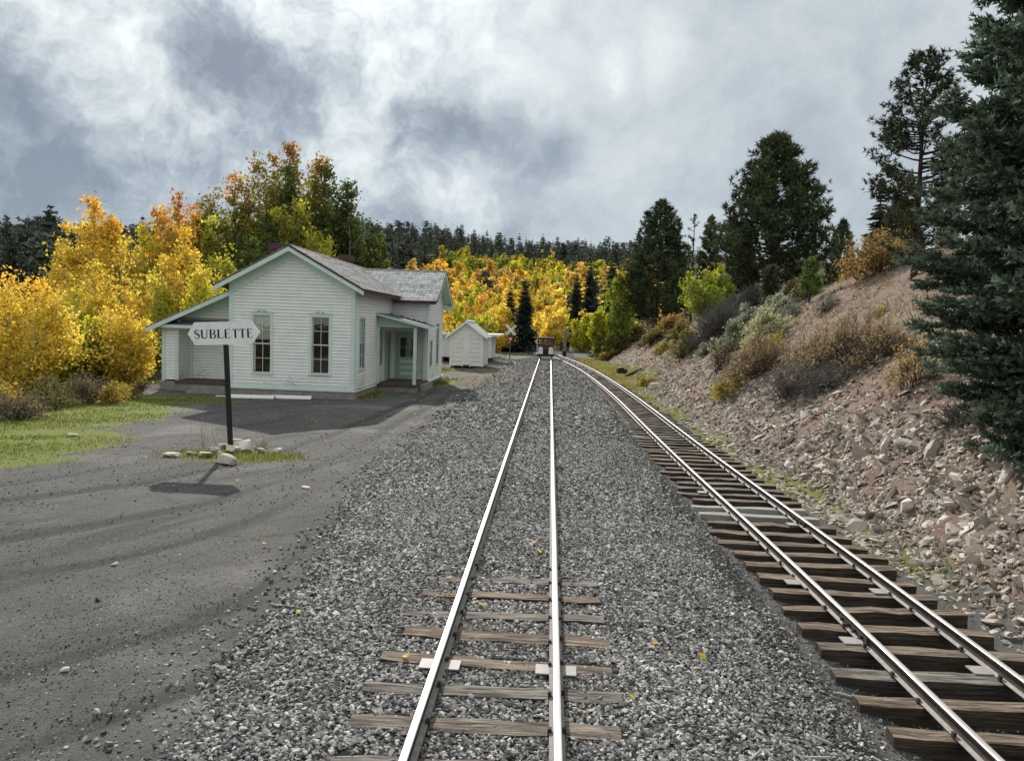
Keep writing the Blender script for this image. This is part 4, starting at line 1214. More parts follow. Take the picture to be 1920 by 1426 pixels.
MB().box(-.64, .64, .2, .24, 1.13, 1.19).build('windscreen_rail', M['black'], sp)
MB().box(-.64, .64, .2, .24, 1.66, 1.76).build('windscreen_rail', M['black'], sp)
MB().box(-.012, .012, .205, .235, 1.19, 1.66).build('windscreen_post', M['black'], sp)
for x0, x1 in ((-.64, -.012), (.012, .64)): MB().box(x0, x1, .217, .222, 1.19, 1.66).build('windscreen_pane', M['glass'], sp)
MB().box(-.74, .74, .12, 2.15, 1.762, 1.82).build('roof', M['black'], sp)
MB().box(-.66, .66, 1.98, 2.02, .38, 1.12).build('rear_panel', M['black'], sp)
for sx_ in (-1, 1): MB().box(sx_*.25-.14, sx_*.25+.14, 1.28, 1.42, .9, 1.62).build('seat_back', M['seat'], sp)
MB().box(-.60, .60, 1.0, 1.6, .5, .90).build('seat', M['black'], sp)
MB().tube([(.0, .75, 1.22), (.14, .75, 1.3), (.16, .75, 1.42), (.0, .75, 1.52), (-.16, .75, 1.42), (-.14, .75, 1.3), (0, .75, 1.22)], .022, 5).build('steering_wheel', M['black'], sp)
MB().prism([(-.70, .3, 1.70), (-.98, .3, 1.48), (-.92, .3, 1.40), (-.80, .3, 1.22), (-.715, .3, 1.12)], (0, 1.5, 0)).build('side_curtain', M['canvas'], sp)
MB().box(-.80, -.715, .3, 1.8, .45, 1.05).build('side_panel', M['canvas'], sp)
for x in (-.4875, .4875):
    for y in (.45, 1.75):
        MB().tube([(x-.05, y, .0), (x-.02, y, .0), (x-.02, y, 0), (x+.05, y, 0)], [.235, .235, .205, .2], 20).build('wheel', M['iron'], sp, (0, 0, .205))
for y in (.45, 1.75): MB().tube([(-.49, y, .205), (.49, y, .205)], .03, 6).build('axle', M['iron'], sp)

# ------------------------------------------------------------------ water post and other yard things
wx, wy = 1.40, 71.5
wpo = tag(empty('water_standpipe', (wx, wy, hz(wx, wy)), (0, math.radians(1.5), 0)), 'weathered timber standpipe post with a hooked spout head beside the speeder', 'water standpipe')
MB().box(-.15, .15, -.15, .15, -.3, 2.55).build('post', M['greypost'], wpo)
MB().box(-.19, .19, -.19, .19, -.3, .62).build('base_casing', M['black'], wpo)
MB().hexa([(-.20, -.2, 2.42), (.10, -.2, 2.36), (.10, .2, 2.36), (-.20, .2, 2.42), (-.04, -.2, 2.70), (.62, -.2, 2.95), (.62, .2, 2.95), (-.04, .2, 2.70)]).build('spout_head', M['greypost'], wpo)
MB().tube([(.30, 0, 2.62), (.5, 0, 2.6), (.56, 0, 2.45)], [.13, .12, .10], 8).build('spout', M['iron'], wpo)
MB().box(-.44, -.24, -.06, .06, .6, 1.55).build('lever', M['iron'], wpo)
MB().tube([(-.33, 0, 1.5), (-.30, 0, 2.45), (-.1, 0, 2.5)], .02, 5).build('pull_rod', M['iron'], wpo)
tk = tag(empty('water_tank', (3.0, 92.0, hz(3.0, 92.0))), 'squat white plastic tank behind the timber standpipe', 'tank')
MB().prism([(.62*math.cos(a), .62*math.sin(a), 0) for a in np.linspace(0, 2*PI, 15)[:-1]], (0, 0, .72)).build('tank_body', M['tankwhite'], tk)
MB().tube([(0, 0, .722), (0, 0, .82), (0, 0, .88), (0, 0, .93)], [.60, .50, .22, .20], 14).build('tank_top', M['tankwhite'], tk)
sb = tag(empty('switch_box', (4.95, 51.0, hz(4.95, 51.0)), (0, 0, .2)), 'black cast switch box on a dark plank beside the siding', 'switch stand')
MB().hexa([(-.30, -.22, .0), (.30, -.22, .0), (.30, .22, .0), (-.30, .22, .0), (-.26, -.18, .42), (.10, -.18, .48), (.10, .18, .48), (-.26, .18, .42)]).build('box', M['black'], sb)
MB().hexa([(.08, -.15, .0), (.52, -.15, .0), (.52, .15, .0), (.08, .15, .0), (.12, -.13, .36), (.40, -.13, .26), (.40, .13, .26), (.12, .13, .36)]).build('hood', M['black'], sb)
MB().box(-.95, .75, -.11, .11, -.06, .025).build('base_plank', M['black'], sb)
lg = tag(add('timber', TIEM[2].copy(), None, (6.0, 48.4, hz(6.0, 48.4)+.12), (0, math.radians(-27), math.radians(-8)), (1.25, 1.0, 1.0)), 'dark old timber lying up the foot of the bank behind the switch box', 'timber')
# gutter lengths and planks before the station
def gutter(name, label, x, y, L, rz, w=.24):
    z = hz(x, y)
    b = MB()
    pr_ = [(-w/2, .0), (-w/2+.03, .07), (-.02, .11), (w/2-.03, .06), (w/2, 0)]
    for (a, za), (c, zc_) in zip(pr_[:-1], pr_[1:]):
        b.hexa([(-L/2, a, za-.012), (L/2, a, za-.012), (L/2, c, zc_-.012), (-L/2, c, zc_-.012), (-L/2, a, za), (L/2, a, za), (L/2, c, zc_), (-L/2, c, zc_)])
    return tag(b.build(name, M['white'], None, (x, y, z+.02), (0, 0, rz)), label, 'gutter', 'gutter lengths before the station')
gutter('gutter_length', 'long white gutter length lying along the station foundation, nearer the sign post', -11.0, 26.72, 1.75, .09, .30)
gutter('gutter_length', 'thinner white gutter length lying farther along the foundation, towards the track', -9.55, 26.98, 1.5, .05, .20)
tag(MB().box(-.35, .35, -.06, .06, 0, .04).build('plank', M['white'], None, (-12.0, 26.85, hz(-12, 26.85)+.01), (0, 0, .05)), 'short white plank end on the ground by the recessed porch steps', 'plank')
# ------------------------------------------------------------------ trees
def tube_np(path, rad, n=5):
    path = np.asarray(path, float); N = len(path)
    T = np.gradient(path, axis=0); T /= np.linalg.norm(T, axis=1)[:, None]+1e-9
    ref = np.array([.31, .87, .2]) if abs(T[0, 2]) > .7 else np.array([0, 0, 1.])
    A = np.cross(T, ref); A /= np.linalg.norm(A, axis=1)[:, None]+1e-9
    B = np.cross(T, A)
    th = np.arange(n)*2*PI/n
    V = path[:, None]+(A[:, None]*np.cos(th)[None, :, None]+B[:, None]*np.sin(th)[None, :, None])*np.asarray(rad)[:, None, None]
    i = np.arange(N-1)[:, None]*n; j = np.arange(n)[None]; j2 = (j+1) % n
    F = np.stack([i+j, i+j2, i+n+j2, i+n+j], -1).reshape(-1, 4)
    return V.reshape(-1, 3), F
def tri_split(F):
    return np.concatenate([F[:, [0, 1, 2]], F[:, [0, 2, 3]]])
def joinvf(L):
    Vs, Fs, o = [], [], 0
    for v, f in L:
        Vs.append(v); Fs.append(f+o); o += len(v)
    return np.concatenate(Vs), np.concatenate(Fs)
def quads(C, Nrm, size, r, asp=1.0):
    """leaf shaped quads: centres, rough normals, sizes"""
    n = len(C)
    a = r.normal(size=(n, 3)); a -= Nrm*np.sum(a*Nrm, 1)[:, None]; a /= np.linalg.norm(a, axis=1)[:, None]+1e-9
    b = np.cross(Nrm, a)
    s = np.asarray(size)[:, None]*.5
    fold = Nrm*s*.25
    V = np.stack([C-a*s*.75-b*s*asp*1.25, C-a*s*.75+b*s*asp*1.25+fold, C+a*s*1.35], 1)
    return V.reshape(-1, 3), np.arange(3*n).reshape(n, 3)
def unit(v): return v/(np.linalg.norm(v, axis=-1, keepdims=True)+1e-9)

YEL = (.79, .61, .085); GOLD = (.76, .50, .06); ORA = (.76, .40, .06); RED = (.56, .22, .07)
YG = (.52, .50, .04); GRN = (.17, .23, .028); DGR = (.085, .115, .018); OLV = (.23, .225, .028); BRT = (.29, .34, .03)
PAL = {'yo': (YEL, YEL, (.80, .46, .05)), 'y': (YEL, YEL, GOLD), 'yg': (YG, YG, YEL), 'gy': (GRN, YG, YG), 'g': (GRN, GRN, YG), 'or': (YG, GOLD, RED), 'ol': (DGR, OLV, YG), 'olr': (DGR, OLV, RED),
       'olo': (DGR, OLV, (.40, .19, .04)), 'dg': (DGR, DGR, DGR), 'o': (GOLD, ORA, ORA), 'gr': (BRT, BRT, YG)}
def aspen_arrays(seed, h, w, pal, nleaf, lsize, base=.16, lobes=5):
    r = np.random.RandomState(seed)
    pal = np.array(pal)
    lob = []
    for k in range(lobes):
        a = r.uniform(0, 2*PI); d = r.uniform(.35, .95)*w if k else 0
        lob.append((d*math.cos(a), d*math.sin(a), h*(1.0 if k == 0 else r.uniform(.55, .96)), w*(r.uniform(.34, .66) if k else .5)))
    trunk = []
    bz = h*base
    for k, (ox, oy, hh, ww) in enumerate(lob):
        z = np.linspace(0, hh*.96, 8)
        x = ox*np.clip(z/(hh*.5), 0, 1)+r.normal(0, .02*h*.25, 8); x[0] = 0 if k == 0 else ox*.25
        yv = oy*np.clip(z/(hh*.5), 0, 1)+r.normal(0, .02*h*.25, 8); yv[0] = 0 if k == 0 else oy*.25
        rd = (.010*h+.025)*(1-z/hh*.93)*(1 if k == 0 else .7)
        trunk.append(tube_np(np.stack([x, yv, z-.3*(z == 0)], 1), rd, 6))
        for q in range(5):
            zz = r.uniform(.25, .85)*hh; a = r.uniform(0, 2*PI); L = ww*r.uniform(.6, 1.0)
            p0 = np.array([ox*min(1, zz/(hh*.5)), oy*min(1, zz/(hh*.5)), zz])
            d = np.array([math.cos(a), math.sin(a), .75])
            trunk.append(tube_np(np.stack([p0, p0+d*L*.5, p0+d*L*.9+[0, 0, L*.15]]), np.array([.012*h*.4, .007*h*.4, .003*h*.3]), 4))
    # clumps of leaves
    nc = max(60, nleaf//24)
    per = nleaf//nc
    wts = np.array([l[2]*l[3]**1.4 for l in lob]); wts /= wts.sum()
    ids = r.choice(len(lob), nc, p=wts)
    LB = np.array(lob)[ids]
    tt = r.beta(1.15, 1.25, nc)
    zc = bz+(LB[:, 2]-bz)*tt
    prof = (np.clip(tt/.30, 0, 1)**.6)*(1-tt)**.62*1.18+.05
    rad = LB[:, 3]*prof*np.sqrt(r.uniform(.25, 1.0, nc))*r.uniform(.8, 1.18, nc)
    an = r.uniform(0, 2*PI, nc)
    rad = rad*(1+.30*np.sin(3*an+ids*1.7+zc*1.3)+.18*np.sin(5*an-zc*2.1))
    cc = np.stack([LB[:, 0]*np.clip(zc/(LB[:, 2]*.5), 0, 1)+rad*np.cos(an), LB[:, 1]*np.clip(zc/(LB[:, 2]*.5), 0, 1)+rad*np.sin(an), zc], 1)
    cs = (.13+.045*w)*r.uniform(.55, 1.6, nc)
    L = np.repeat(cc, per, 0)+np.clip(r.normal(size=(nc*per, 3)), -1.7, 1.7)*np.repeat(cs, per)[:, None]*np.array([1, 1, .95])
    nr = unit(r.normal(size=(nc*per, 3))+np.array([0, -.15, .1]))
    V, F = quads(L, nr, lsize*r.uniform(.65, 1.35, nc*per), r, .85)
    tz = np.clip(L[:, 2]/h+r.normal(0, .06, len(L))+np.repeat(r.normal(0, .075, nc), per), 0, 1)
    c = pal[0]+(pal[1]-pal[0])*np.clip(tz/.6, 0, 1)[:, None]
    c = c+(pal[2]-c)*np.clip((tz-.80)/.20, 0, 1)[:, None]
    c = c*np.repeat(r.uniform(.62, 1.25, nc), per)[:, None]*r.uniform(.75, 1.25, len(L))[:, None]
    Tv, Tf = joinvf(trunk)
    return V, F, np.repeat(c, 3, 0), Tv, Tf

def broadleaf(x, y, h, w, pal, seed, label, group, nleaf=None, lsize=.15, base=.16):
    dist = math.hypot(x, y)
    dense = h > 10.9 or pal[0] == DGR
    ls = max(.08, (.0034 if dense else .0029)*dist)
    n = int(min(30000, max(3000, (6.5 if dense else 4.6)*h*w*2*PI*.62/(ls*ls)))) if nleaf is None else nleaf
    V, F, C, Tv, Tf = aspen_arrays(seed, h, w, pal, n, ls, base, 8 if w < 1.2 else (11 if h < 9 else 13))
    t_ = tag(empty('aspen_tree', (x, y, hz(x, y))), label, 'tree', group)
    add('crown', npmesh('crown', V, F, M['leaf'], col=C), t_)
    add('trunk', npmesh('trunk', Tv, Tf, M['aspenbark'], smooth=True), t_)
    return t_

def spruce_arrays(seed, h, w, levels=26, per=9, drop=.28, fine=1.0, col=(.030, .050, .030), tw=14, jit=.45, power=.85):
    r = np.random.RandomState(seed)
    Cs, Ds, Ls, Ws = [], [], [], []
    br = []
    for k in range(levels):
        t_ = (k+r.uniform(-.3, .3))/levels
        z = h*(.07+.93*t_)
        R = w*(1-t_)**power*(.72+.5*r.rand())+.012*h*.12
        n = max(4, int(per*(1-.5*t_)))
        a0 = r.uniform(0, 6.28)
        for q in range(n):
            a = a0+2*PI*q/n+r.uniform(-.3, .3)
            L = R*r.uniform(.7, 1.15)
            d = np.array([math.cos(a), math.sin(a), 0])
            s = np.linspace(.12, 1, tw)
            dz = -drop*L*s+.25*L*s**2.2+(0.3 if t_ > .9 else 0)*L*s
            P = np.array([0, 0, z])+d*L*s[:, None]+np.array([0, 0, 1])*dz[:, None]
            side = np.array([-d[1], d[0], 0])
            for sg in (-1, 1):
                ln = L*(.12+.36*(1-s))*r.uniform(.7, 1.25, tw)+.05*w
                dd = unit(d*.75+side*sg*.8+np.array([0, 0, -.25])+r.normal(0, .22, (tw, 3)))
                Cs.append(P); Ds.append(dd); Ls.append(ln); Ws.append(ln*r.uniform(.34, .6, tw)*fine+.012*w)
            Cs.append(P[-1:]); Ds.append(unit(d+r.normal(0, .1, 3))[None]); Ls.append(np.array([L*.22])); Ws.append(np.array([L*.09]))
            if r.rand() < .25: br.append(tube_np(np.stack([P[0]*.0+np.array([0, 0, z]), P[tw//2], P[-1]]), np.array([.012, .008, .004])*h*.12, 3))
    P, D, L, Wd = np.concatenate(Cs), np.concatenate(Ds), np.concatenate(Ls), np.concatenate(Ws)
    n = len(P)
    up = unit(np.array([0, 0, 1.])+r.normal(0, jit, (n, 3)))
    S = unit(np.cross(D, up))
    V = np.stack([P+D*L[:, None]*.12-S*Wd[:, None]*.62, P+D*L[:, None]*.12+S*Wd[:, None]*.62, P+D*L[:, None]*1.08], 1).reshape(-1, 3)
    F = np.arange(3*n).reshape(n, 3)
    c = np.array(col)*r.uniform(.6, 1.45, n)[:, None]*(np.array([1, 1, 1])+r.normal(0, .06, (n, 3)))
    z = np.linspace(-.3, h*.99, 6)
    tr = tube_np(np.stack([0*z, 0*z, z], 1), (.011*h+.02)*(1-np.clip(z, 0, h)/h*.95), 6)
    Tv, Tf = joinvf([tr]+br)
    return V, F, np.repeat(c, 3, 0), Tv, Tf

def pine_arrays(seed, h, w, limbs=80, tufts=9, ts=.26, openness=0.0, col=(.035, .052, .020), base=.10, cone=.75, nd_=12):
    """long-needled pine: limbs that turn up, tufts of needles at their ends"""
    r = np.random.RandomState(seed)
    br = []; TC = []; TD = []; TN = []
    for k in range(limbs):
        t_ = (k+r.rand())/limbs
        z = h*(base+(1-base)*t_**.92)*.985
        R = w*((1-t_)**cone*.98+.05)*r.uniform(.74, 1.02)
        if openness and r.rand() < openness*.5: continue
        if t_ < .12: R *= .55+3.5*t_
        a = r.uniform(0, 2*PI) if openness else k*2.39996+r.uniform(-.5, .5)
        d = np.array([math.cos(a), math.sin(a), 0])
        s = np.linspace(0, 1, 6)
        rise = R*((-.10+.35*t_)*s+.38*s**2.4)+r.normal(0, .03*R, 6)*s
        P = np.array([0, 0, z])+d*R*s[:, None]+np.array([0, 0, 1])*rise[:, None]+np.cross(d, [0, 0, 1])*(r.normal(0, .08*R))*s[:, None]**2
        br.append(tube_np(P, np.linspace(.010*h*(1-t_*.6)*.45+.01, .008, 6), 4))
        tone = r.uniform(.62, 1.45)
        m = max(3, int(tufts*(R/w)*1.6))
        for q in range(m):
            u = r.uniform(.38, 1.0)**.8
            i = min(4, int(u*5)); f = u*5-i
            p = P[i]*(1-f)+P[i+1]*f
            off = r.normal(0, 1, 3)*np.array([.14, .14, .07])*(R*.55+.25)
            TC.append(p+off+np.array([0, 0, .05*R])); TD.append(unit(d*.6+np.array([0, 0, .9])+r.normal(0, .35, 3))); TN.append(tone)
            if r.rand() < .45: br.append(tube_np(np.stack([p, p+off*.6, p+off]), np.array([.012, .009, .006]), 3))
    for q in range(10):
        TC.append(np.array([r.normal(0, .10*w*.3), r.normal(0, .10*w*.3), h*r.uniform(.93, 1.0)])); TD.append(np.array([0, 0, 1.])); TN.append(1.0)
    TC = np.array(TC); TD = np.array(TD); n = len(TC)
    m = nd_
    C = np.repeat(TC, m, 0)
    D = unit(np.repeat(TD, m, 0)*.7+r.normal(0, .75, (n*m, 3)))
    L = ts*np.repeat(r.uniform(.7, 1.3, n), m)*r.uniform(.7, 1.2, n*m)
    S = unit(np.cross(D, r.normal(size=(n*m, 3))))
    Wd = L*.10
    V = np.stack([C-S*Wd[:, None]*1.1, C+S*Wd[:, None]*1.1, C+D*L[:, None]], 1).reshape(-1, 3)
    c = np.array(col)*np.repeat(r.uniform(.75, 1.3, n)*np.array(TN), m)[:, None]*r.uniform(.7, 1.3, n*m)[:, None]
    z = np.linspace(-.3, h*.985, 9)
    tr = tube_np(np.stack([np.cumsum(r.normal(0, .012*h*.3, 9)), np.cumsum(r.normal(0, .012*h*.3, 9)), z], 1)*[.3, .3, 1], (.013*h+.03)*(1-np.clip(z, 0, h)/h*.93), 7)
    Tv, Tf = joinvf([tr]+br)
    return V, np.arange(3*n*m).reshape(-1, 3), np.repeat(c, 3, 0), Tv, Tf

def conifer(name, x, y, arrays, label, group=None, rz=0.0, z=None):
    V, F, C, Tv, Tf = arrays
    t_ = tag(empty(name, (x, y, hz(x, y) if z is None else z), (0, 0, rz)), label, 'tree', group)
    add('crown', npmesh('crown', V, F, M['needle'], col=C), t_)
    add('trunk', npmesh('trunk', Tv, Tf, M['pinebark'], smooth=True), t_)
    return t_

G_ASP = 'aspens around the station'
NEAR_ASPENS = [
    (-20.44, 27.0, 4.66, 1.9, 'yo', 'low golden aspen with an orange top at the lawn edge, farthest from the station'),
    (-22.07, 31.0, 3.6, 1.4, 'gy', 'small green and yellow aspen tucked beside the low golden one at the lawn edge'),
    (-27.04, 40.0, 6.78, 1.79, 'y', 'yellow aspen standing between the low lawn-edge aspen and the tall golden one'),
    (-29.11, 46.0, 11.52, 2.59, 'yo', 'tall broad golden aspen with an orange crest, biggest yellow tree beyond the lawn'),
    (-22.49, 34.0, 4.6, 1.7, 'yg', 'yellow-green aspen low before the tall golden aspen'),
    (-21.42, 36.0, 6.7, 1.35, 'y', 'bright yellow aspen halfway between the tall golden aspen and the lean-to'),
    (-17.61, 30.0, 3.3, 1.15, 'y', 'yellow aspen with a bare pale trunk close to the lean-to foundation'),
    (-18.76, 30.0, 3.0, 1.2, 'g', 'low green aspen with pale trunks behind the brown shrubs'),
    (-28.16, 50.0, 10.3, 1.3, 'yg', 'slim lime green aspen between the golden and the orange-topped trees'),
    (-27.68, 54.0, 13.03, 2.6, 'or', 'aspen with a reddish orange top behind the lean-to roof'),
    (-21.22, 42.0, 8.26, 1.39, 'y', 'narrow clear yellow aspen in front of the orange-topped one'),
    (-21.28, 39.0, 5.56, 1.18, 'yg', 'yellow-green aspen just above the lean-to eave'),
    (-23.4, 50.0, 10.39, 1.15, 'ol', 'slim olive aspen at the edge of the tall dark green trees'),
    (-25.12, 58.0, 15.86, 3.0, 'olr', 'tall olive green aspen with a red tip behind the station ridge'),
    (-21.25, 55.0, 11.28, 2.8, 'dg', 'dark green aspen right behind the front chimney'),
    (-22.16, 62.0, 18.24, 3.7, 'olo', 'tallest tree behind the station, olive with a rusty orange crown'),
    (-18.23, 60.0, 15.39, 3.5, 'dg', 'tall dark green tree with gaps of sky, next to the rusty-crowned one'),
    (-17.56, 54.0, 9.73, 1.95, 'gy', 'green and yellow aspen showing just above the station roof slope'),
    (-16.81, 63.0, 12.67, 2.3, 'dg', 'dark green tree at the end of the tall row, nearest the wing roof'),
    (-15.94, 66.0, 10.5, 1.33, 'gy', 'small yellow-green tree at the end of the tall row above the wing ridge'),
    (-17.68, 37.0, 5.59, .96, 'yg', 'yellow-green aspen peeking over the lean-to rake'),
    (-20.09, 45.0, 7.49, 1.49, 'ol', 'olive aspen below the main eave, behind the lean-to'),
    (-20.12, 49.0, 8.4, 2.0, 'dg', 'dark green aspen between the olive one and the front chimney'),
    (-25.41, 34.0, 3.0, 1.5, 'gy', 'low green and yellow sapling thicket at the lawn edge'),
    (-19.37, 56.0, 12.17, 2.5, 'ol', 'olive aspen in the middle of the tall row, in front of the rusty-crowned tree'),
    (-10.24, 78.0, 6.91, 2.03, 'o', 'orange aspen rising just past the wing gable'),
    (-7.55, 70.0, 5.74, 2.22, 'gy', 'green and yellow aspen behind the gabled shed'),
    (-6.35, 82.0, 5.9, 2.37, 'y', 'rounded yellow aspen between the shed and the twin spruces'),
    (-8.27, 60.0, 3.86, 1.13, 'yo', 'small golden aspen beside the wing corner'),
    (-8.75, 94.0, 8.09, 2.71, 'o', 'taller orange aspen behind the shed ridge'),
    (-6.18, 98.0, 6.59, 2.12, 'y', 'yellow aspen half hidden behind the twin spruces'),
    (-.23, 94.0, 5.58, 2.17, 'y', 'bright yellow aspen straight behind the speeder'),
    (2.29, 98.0, 5.55, 2.12, 'yg', 'yellow-green aspen behind the timber standpipe'),
    (3.91, 90.0, 5.15, 1.56, 'yg', 'yellow-green aspen with a pale trunk behind the white tank'),
    (4.76, 72.0, 5.04, .78, 'gy', 'slim green aspen beside the small dark spruce'),
    (6.52, 70.0, 8.0, 1.31, 'gr', 'lime green aspen on a bare pale trunk beside the big dark pine'),
    (11.45, 57.0, 3.9, 1.35, 'gr', 'bright lime aspen in the gap between the two big pines'),
    (13.31, 60.0, 4.2, 1.13, 'gr', 'narrow lime aspen touching the biggest pine'),
    (-1.57, 104.0, 4.86, 1.95, 'yo', 'small golden aspen between the twin spruces and the speeder'),
    (1.09, 108.0, 6.77, 2.65, 'y', 'broad yellow aspen behind the speeder roof, farther back'),
]
for k, (x, y, h, w, kind, lab) in enumerate(NEAR_ASPENS):
    broadleaf(x, y, h, w, PAL[kind], 100+k, lab, G_ASP, base=.14 if kind == 'gr' else .10)
G_CON = 'conifers by the line'
SPRUCES = [(-4.62, 84.0, 7.73, 1.45, 'shorter of the twin dark spruces behind the crossing sign'), (-3.08, 86.0, 8.61, 1.92, 'taller of the twin dark spruces behind the crossing sign'),
           (3.24, 98.0, 10.56, 1.84, 'dark spruce behind the white tank, at the edge of the orange trees'), (5.22, 102.0, 11.97, 2.21, 'pointed dark spruce second from the orange trees'),
           (7.39, 92.0, 11.64, 1.86, 'dark spruce close beside the lime aspen'), (5.57, 76.0, 4.9, 1.32, 'small dark spruce at the foot of the bank beyond the siding'),
           (9.34, 84.0, 11.5, 1.82, 'dark spruce half covered by the big dark pine'), (17.81, 42.0, 6.5, .9, 'thin young spruce at the crest under the open pine'), (16.29, 100.0, 16.0, 2.16, 'spruce filling the gap behind the big dark pine')]
for k, (x, y, h, w, lab) in enumerate(SPRUCES):
    conifer('spruce_tree', x, y, spruce_arrays(300+k, h, w, 34, 12, drop=.50, tw=10, col=(.04, .058, .042), jit=1.6, fine=1.3), lab, G_CON, k*1.3)
PINES = [(9.87, 70.0, 12.24, 4.1, 0, 'big dark pine at the foot of the bank, lower of the two large pines'), (15.59, 84.0, 13.17, 2.0, .6, 'thin open-topped pine behind the gap between the large pines'),
         (16.22, 78.0, 11.68, 2.14, 0, 'dense pine standing between the two large pines'), (13.29, 46.0, 9.97, 4.1, 0, 'biggest pine on the bank, a full dark cone against the sky'),
         (20.61, 60.0, 10.28, 1.56, .6, 'thin pine peeking out behind the biggest pine'), (27.97, 74.0, 10.2, 2.2, 0, 'rounded grey-green pine above the orange shrub'),
         (16.24, 36.0, 3.2, 1.04, 0, 'low bushy pine below the open pine at the crest'), (16.55, 66.0, 7.63, 1.9, 0, 'pine filling in between the biggest pine and its neighbour')]
for k, (x, y, h, w, op, lab) in enumerate(PINES):
    if op: a = pine_arrays(400+k, h, w, 46, 8, .24, op, col=(.050, .062, .030), base=.35)
    else: a = pine_arrays(400+k, h, w, 165 if w > 2.5 else 90, 30, .33, 0, col=(.062, .084, .033), base=.09, cone=.72)
    conifer('pine_tree', x, y, a, lab, G_CON, k*.9)
# the open pine at the crest behind the big fir
conifer('pine_tree', 12.75, 27.0, pine_arrays(420, 7.7, 2.2, 105, 26, .17, .12, col=(.055, .07, .035), base=.10, cone=.5, nd_=13), 'tall open pine rising from the crest right behind the near fir', G_CON, 2.2)
conifer('pine_tree', 11.73, 34.5, pine_arrays(421, 1.95, .62, 34, 10, .17, 0, col=(.13, .19, .05), base=.16, cone=.5), 'bright green pine sapling alone on the bare slope')
conifer('juniper_tree', 10.99, 38.0, pine_arrays(422, 2.5, .52, 90, 14, .13, 0, col=(.085, .085, .05), base=.02, cone=.35), 'narrow dense brownish juniper at the slope below the biggest pine')

# near fir: boughs with bottle-brush twigs
def fir_arrays(seed, h, w):
    r = np.random.RandomState(seed)
    br = []; TP = []; TD = []; TL = []; TT = []
    z = -1.35
    while z < h*.97:
        t_ = max(z, .25)/h
        R = w*(1-t_)**.52*(1.0 if t_ > .12 else .80+1.6*t_)
        n = 11 if t_ < .7 else 7
        if z < .25: R *= .62+.3*(z+1.35)/1.6
        a0 = r.uniform(0, 6.28)
        for q in range(n):
            a = a0+2*PI*q/n+r.uniform(-.28, .28)
            if z < .25 and math.cos(a) > -.15: continue
            L = R*r.uniform(.80, 1.06)
            d = np.array([math.cos(a), math.sin(a), 0]); sd = np.array([-d[1], d[0], 0])
            s = np.linspace(0, 1, 7)
            rise = L*(r.uniform(-.34, .06)*s+r.uniform(.10, .30)*s**2.5)+r.normal(0, .02, 7)*s
            P = np.array([0, 0, z])+d*L*s[:, None]+np.array([0, 0, 1])*rise[:, None]
            br.append(tube_np(P, np.linspace(.035, .008, 7), 4))
            m = int(L*11)
            n0 = len(TP); tone_b = r.uniform(.62, 1.4)
            for j in range(m):
                u = .42+.58*(j+r.rand())/m
                i = min(5, int(u*6)); f = u*6-i
                p = P[i]*(1-f)+P[i+1]*f
                ln = (.16+.46*(1-u))*min(1, L/1.6)*r.uniform(.7, 1.25)+.06
                sg = 1 if j % 2 else -1
                dd = unit(d*.85+sd*sg*r.uniform(.5, 1.0)+np.array([0, 0, r.uniform(-.35, .75)]))
                TP.append(p); TD.append(dd); TL.append(ln)
                if ln > .26:
                    for g in (.45, .75):
                        for s2 in (-1, 1):
                            TP.append(p+dd*ln*g); TD.append(unit(dd+np.cross(dd, [0, 0, 1])*s2*.9+np.array([0, 0, r.uniform(-.1, .4)]))); TL.append(ln*r.uniform(.35, .55))
            TP.append(P[-1]-d*.06); TD.append(unit(d+np.array([0, 0, .15]))); TL.append(.22)
            TT += [tone_b]*(len(TP)-n0)
        z += .19+.10*t_
    TP, TD, TL = np.array(TP), np.array(TD), np.array(TL)
    n = len(TP)
    per = 10
    u = np.tile((np.arange(per)+.5)/per, n)+r.uniform(-.02, .02, n*per)
    D = np.repeat(TD, per, 0)
    C = np.repeat(TP, per, 0)+D*(u*np.repeat(TL, per))[:, None]
    rnd = unit(np.cross(D, r.normal(size=(n*per, 3))))
    nd2 = unit(D*.75+rnd*.85+np.array([0, 0, .28]))
    L = r.uniform(.060, .105, n*per)
    S = unit(np.cross(nd2, r.normal(size=(n*per, 3))))*(L*.20)[:, None]*1.25
    V = np.stack([C-S*1.1, C+S*1.1, C+nd2*L[:, None]], 1).reshape(-1, 3)
    F = np.arange(3*n*per).reshape(-1, 3)
    print('fir', len(F))
    tone = r.uniform(.8, 1.25, n)*np.array(TT)
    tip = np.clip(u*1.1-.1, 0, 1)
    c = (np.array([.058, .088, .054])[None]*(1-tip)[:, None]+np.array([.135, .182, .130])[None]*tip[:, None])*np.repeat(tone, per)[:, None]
    z = np.linspace(-.5, h*.98, 8)
    br.append(tube_np(np.stack([0*z, 0*z, z], 1), .16*(1-np.clip(z, 0, h)/h*.93), 8))
    Tv, Tf = joinvf(br)
    return V, F, np.repeat(c, 3, 0), Tv, Tf
FX, FY, FH, FW = 8.85, 11.6, 15.0, 3.4
conifer('fir_tree', FX, FY, fir_arrays(77, FH, FW), 'large near dark green fir on the bank, its needled boughs reaching down to the stones')

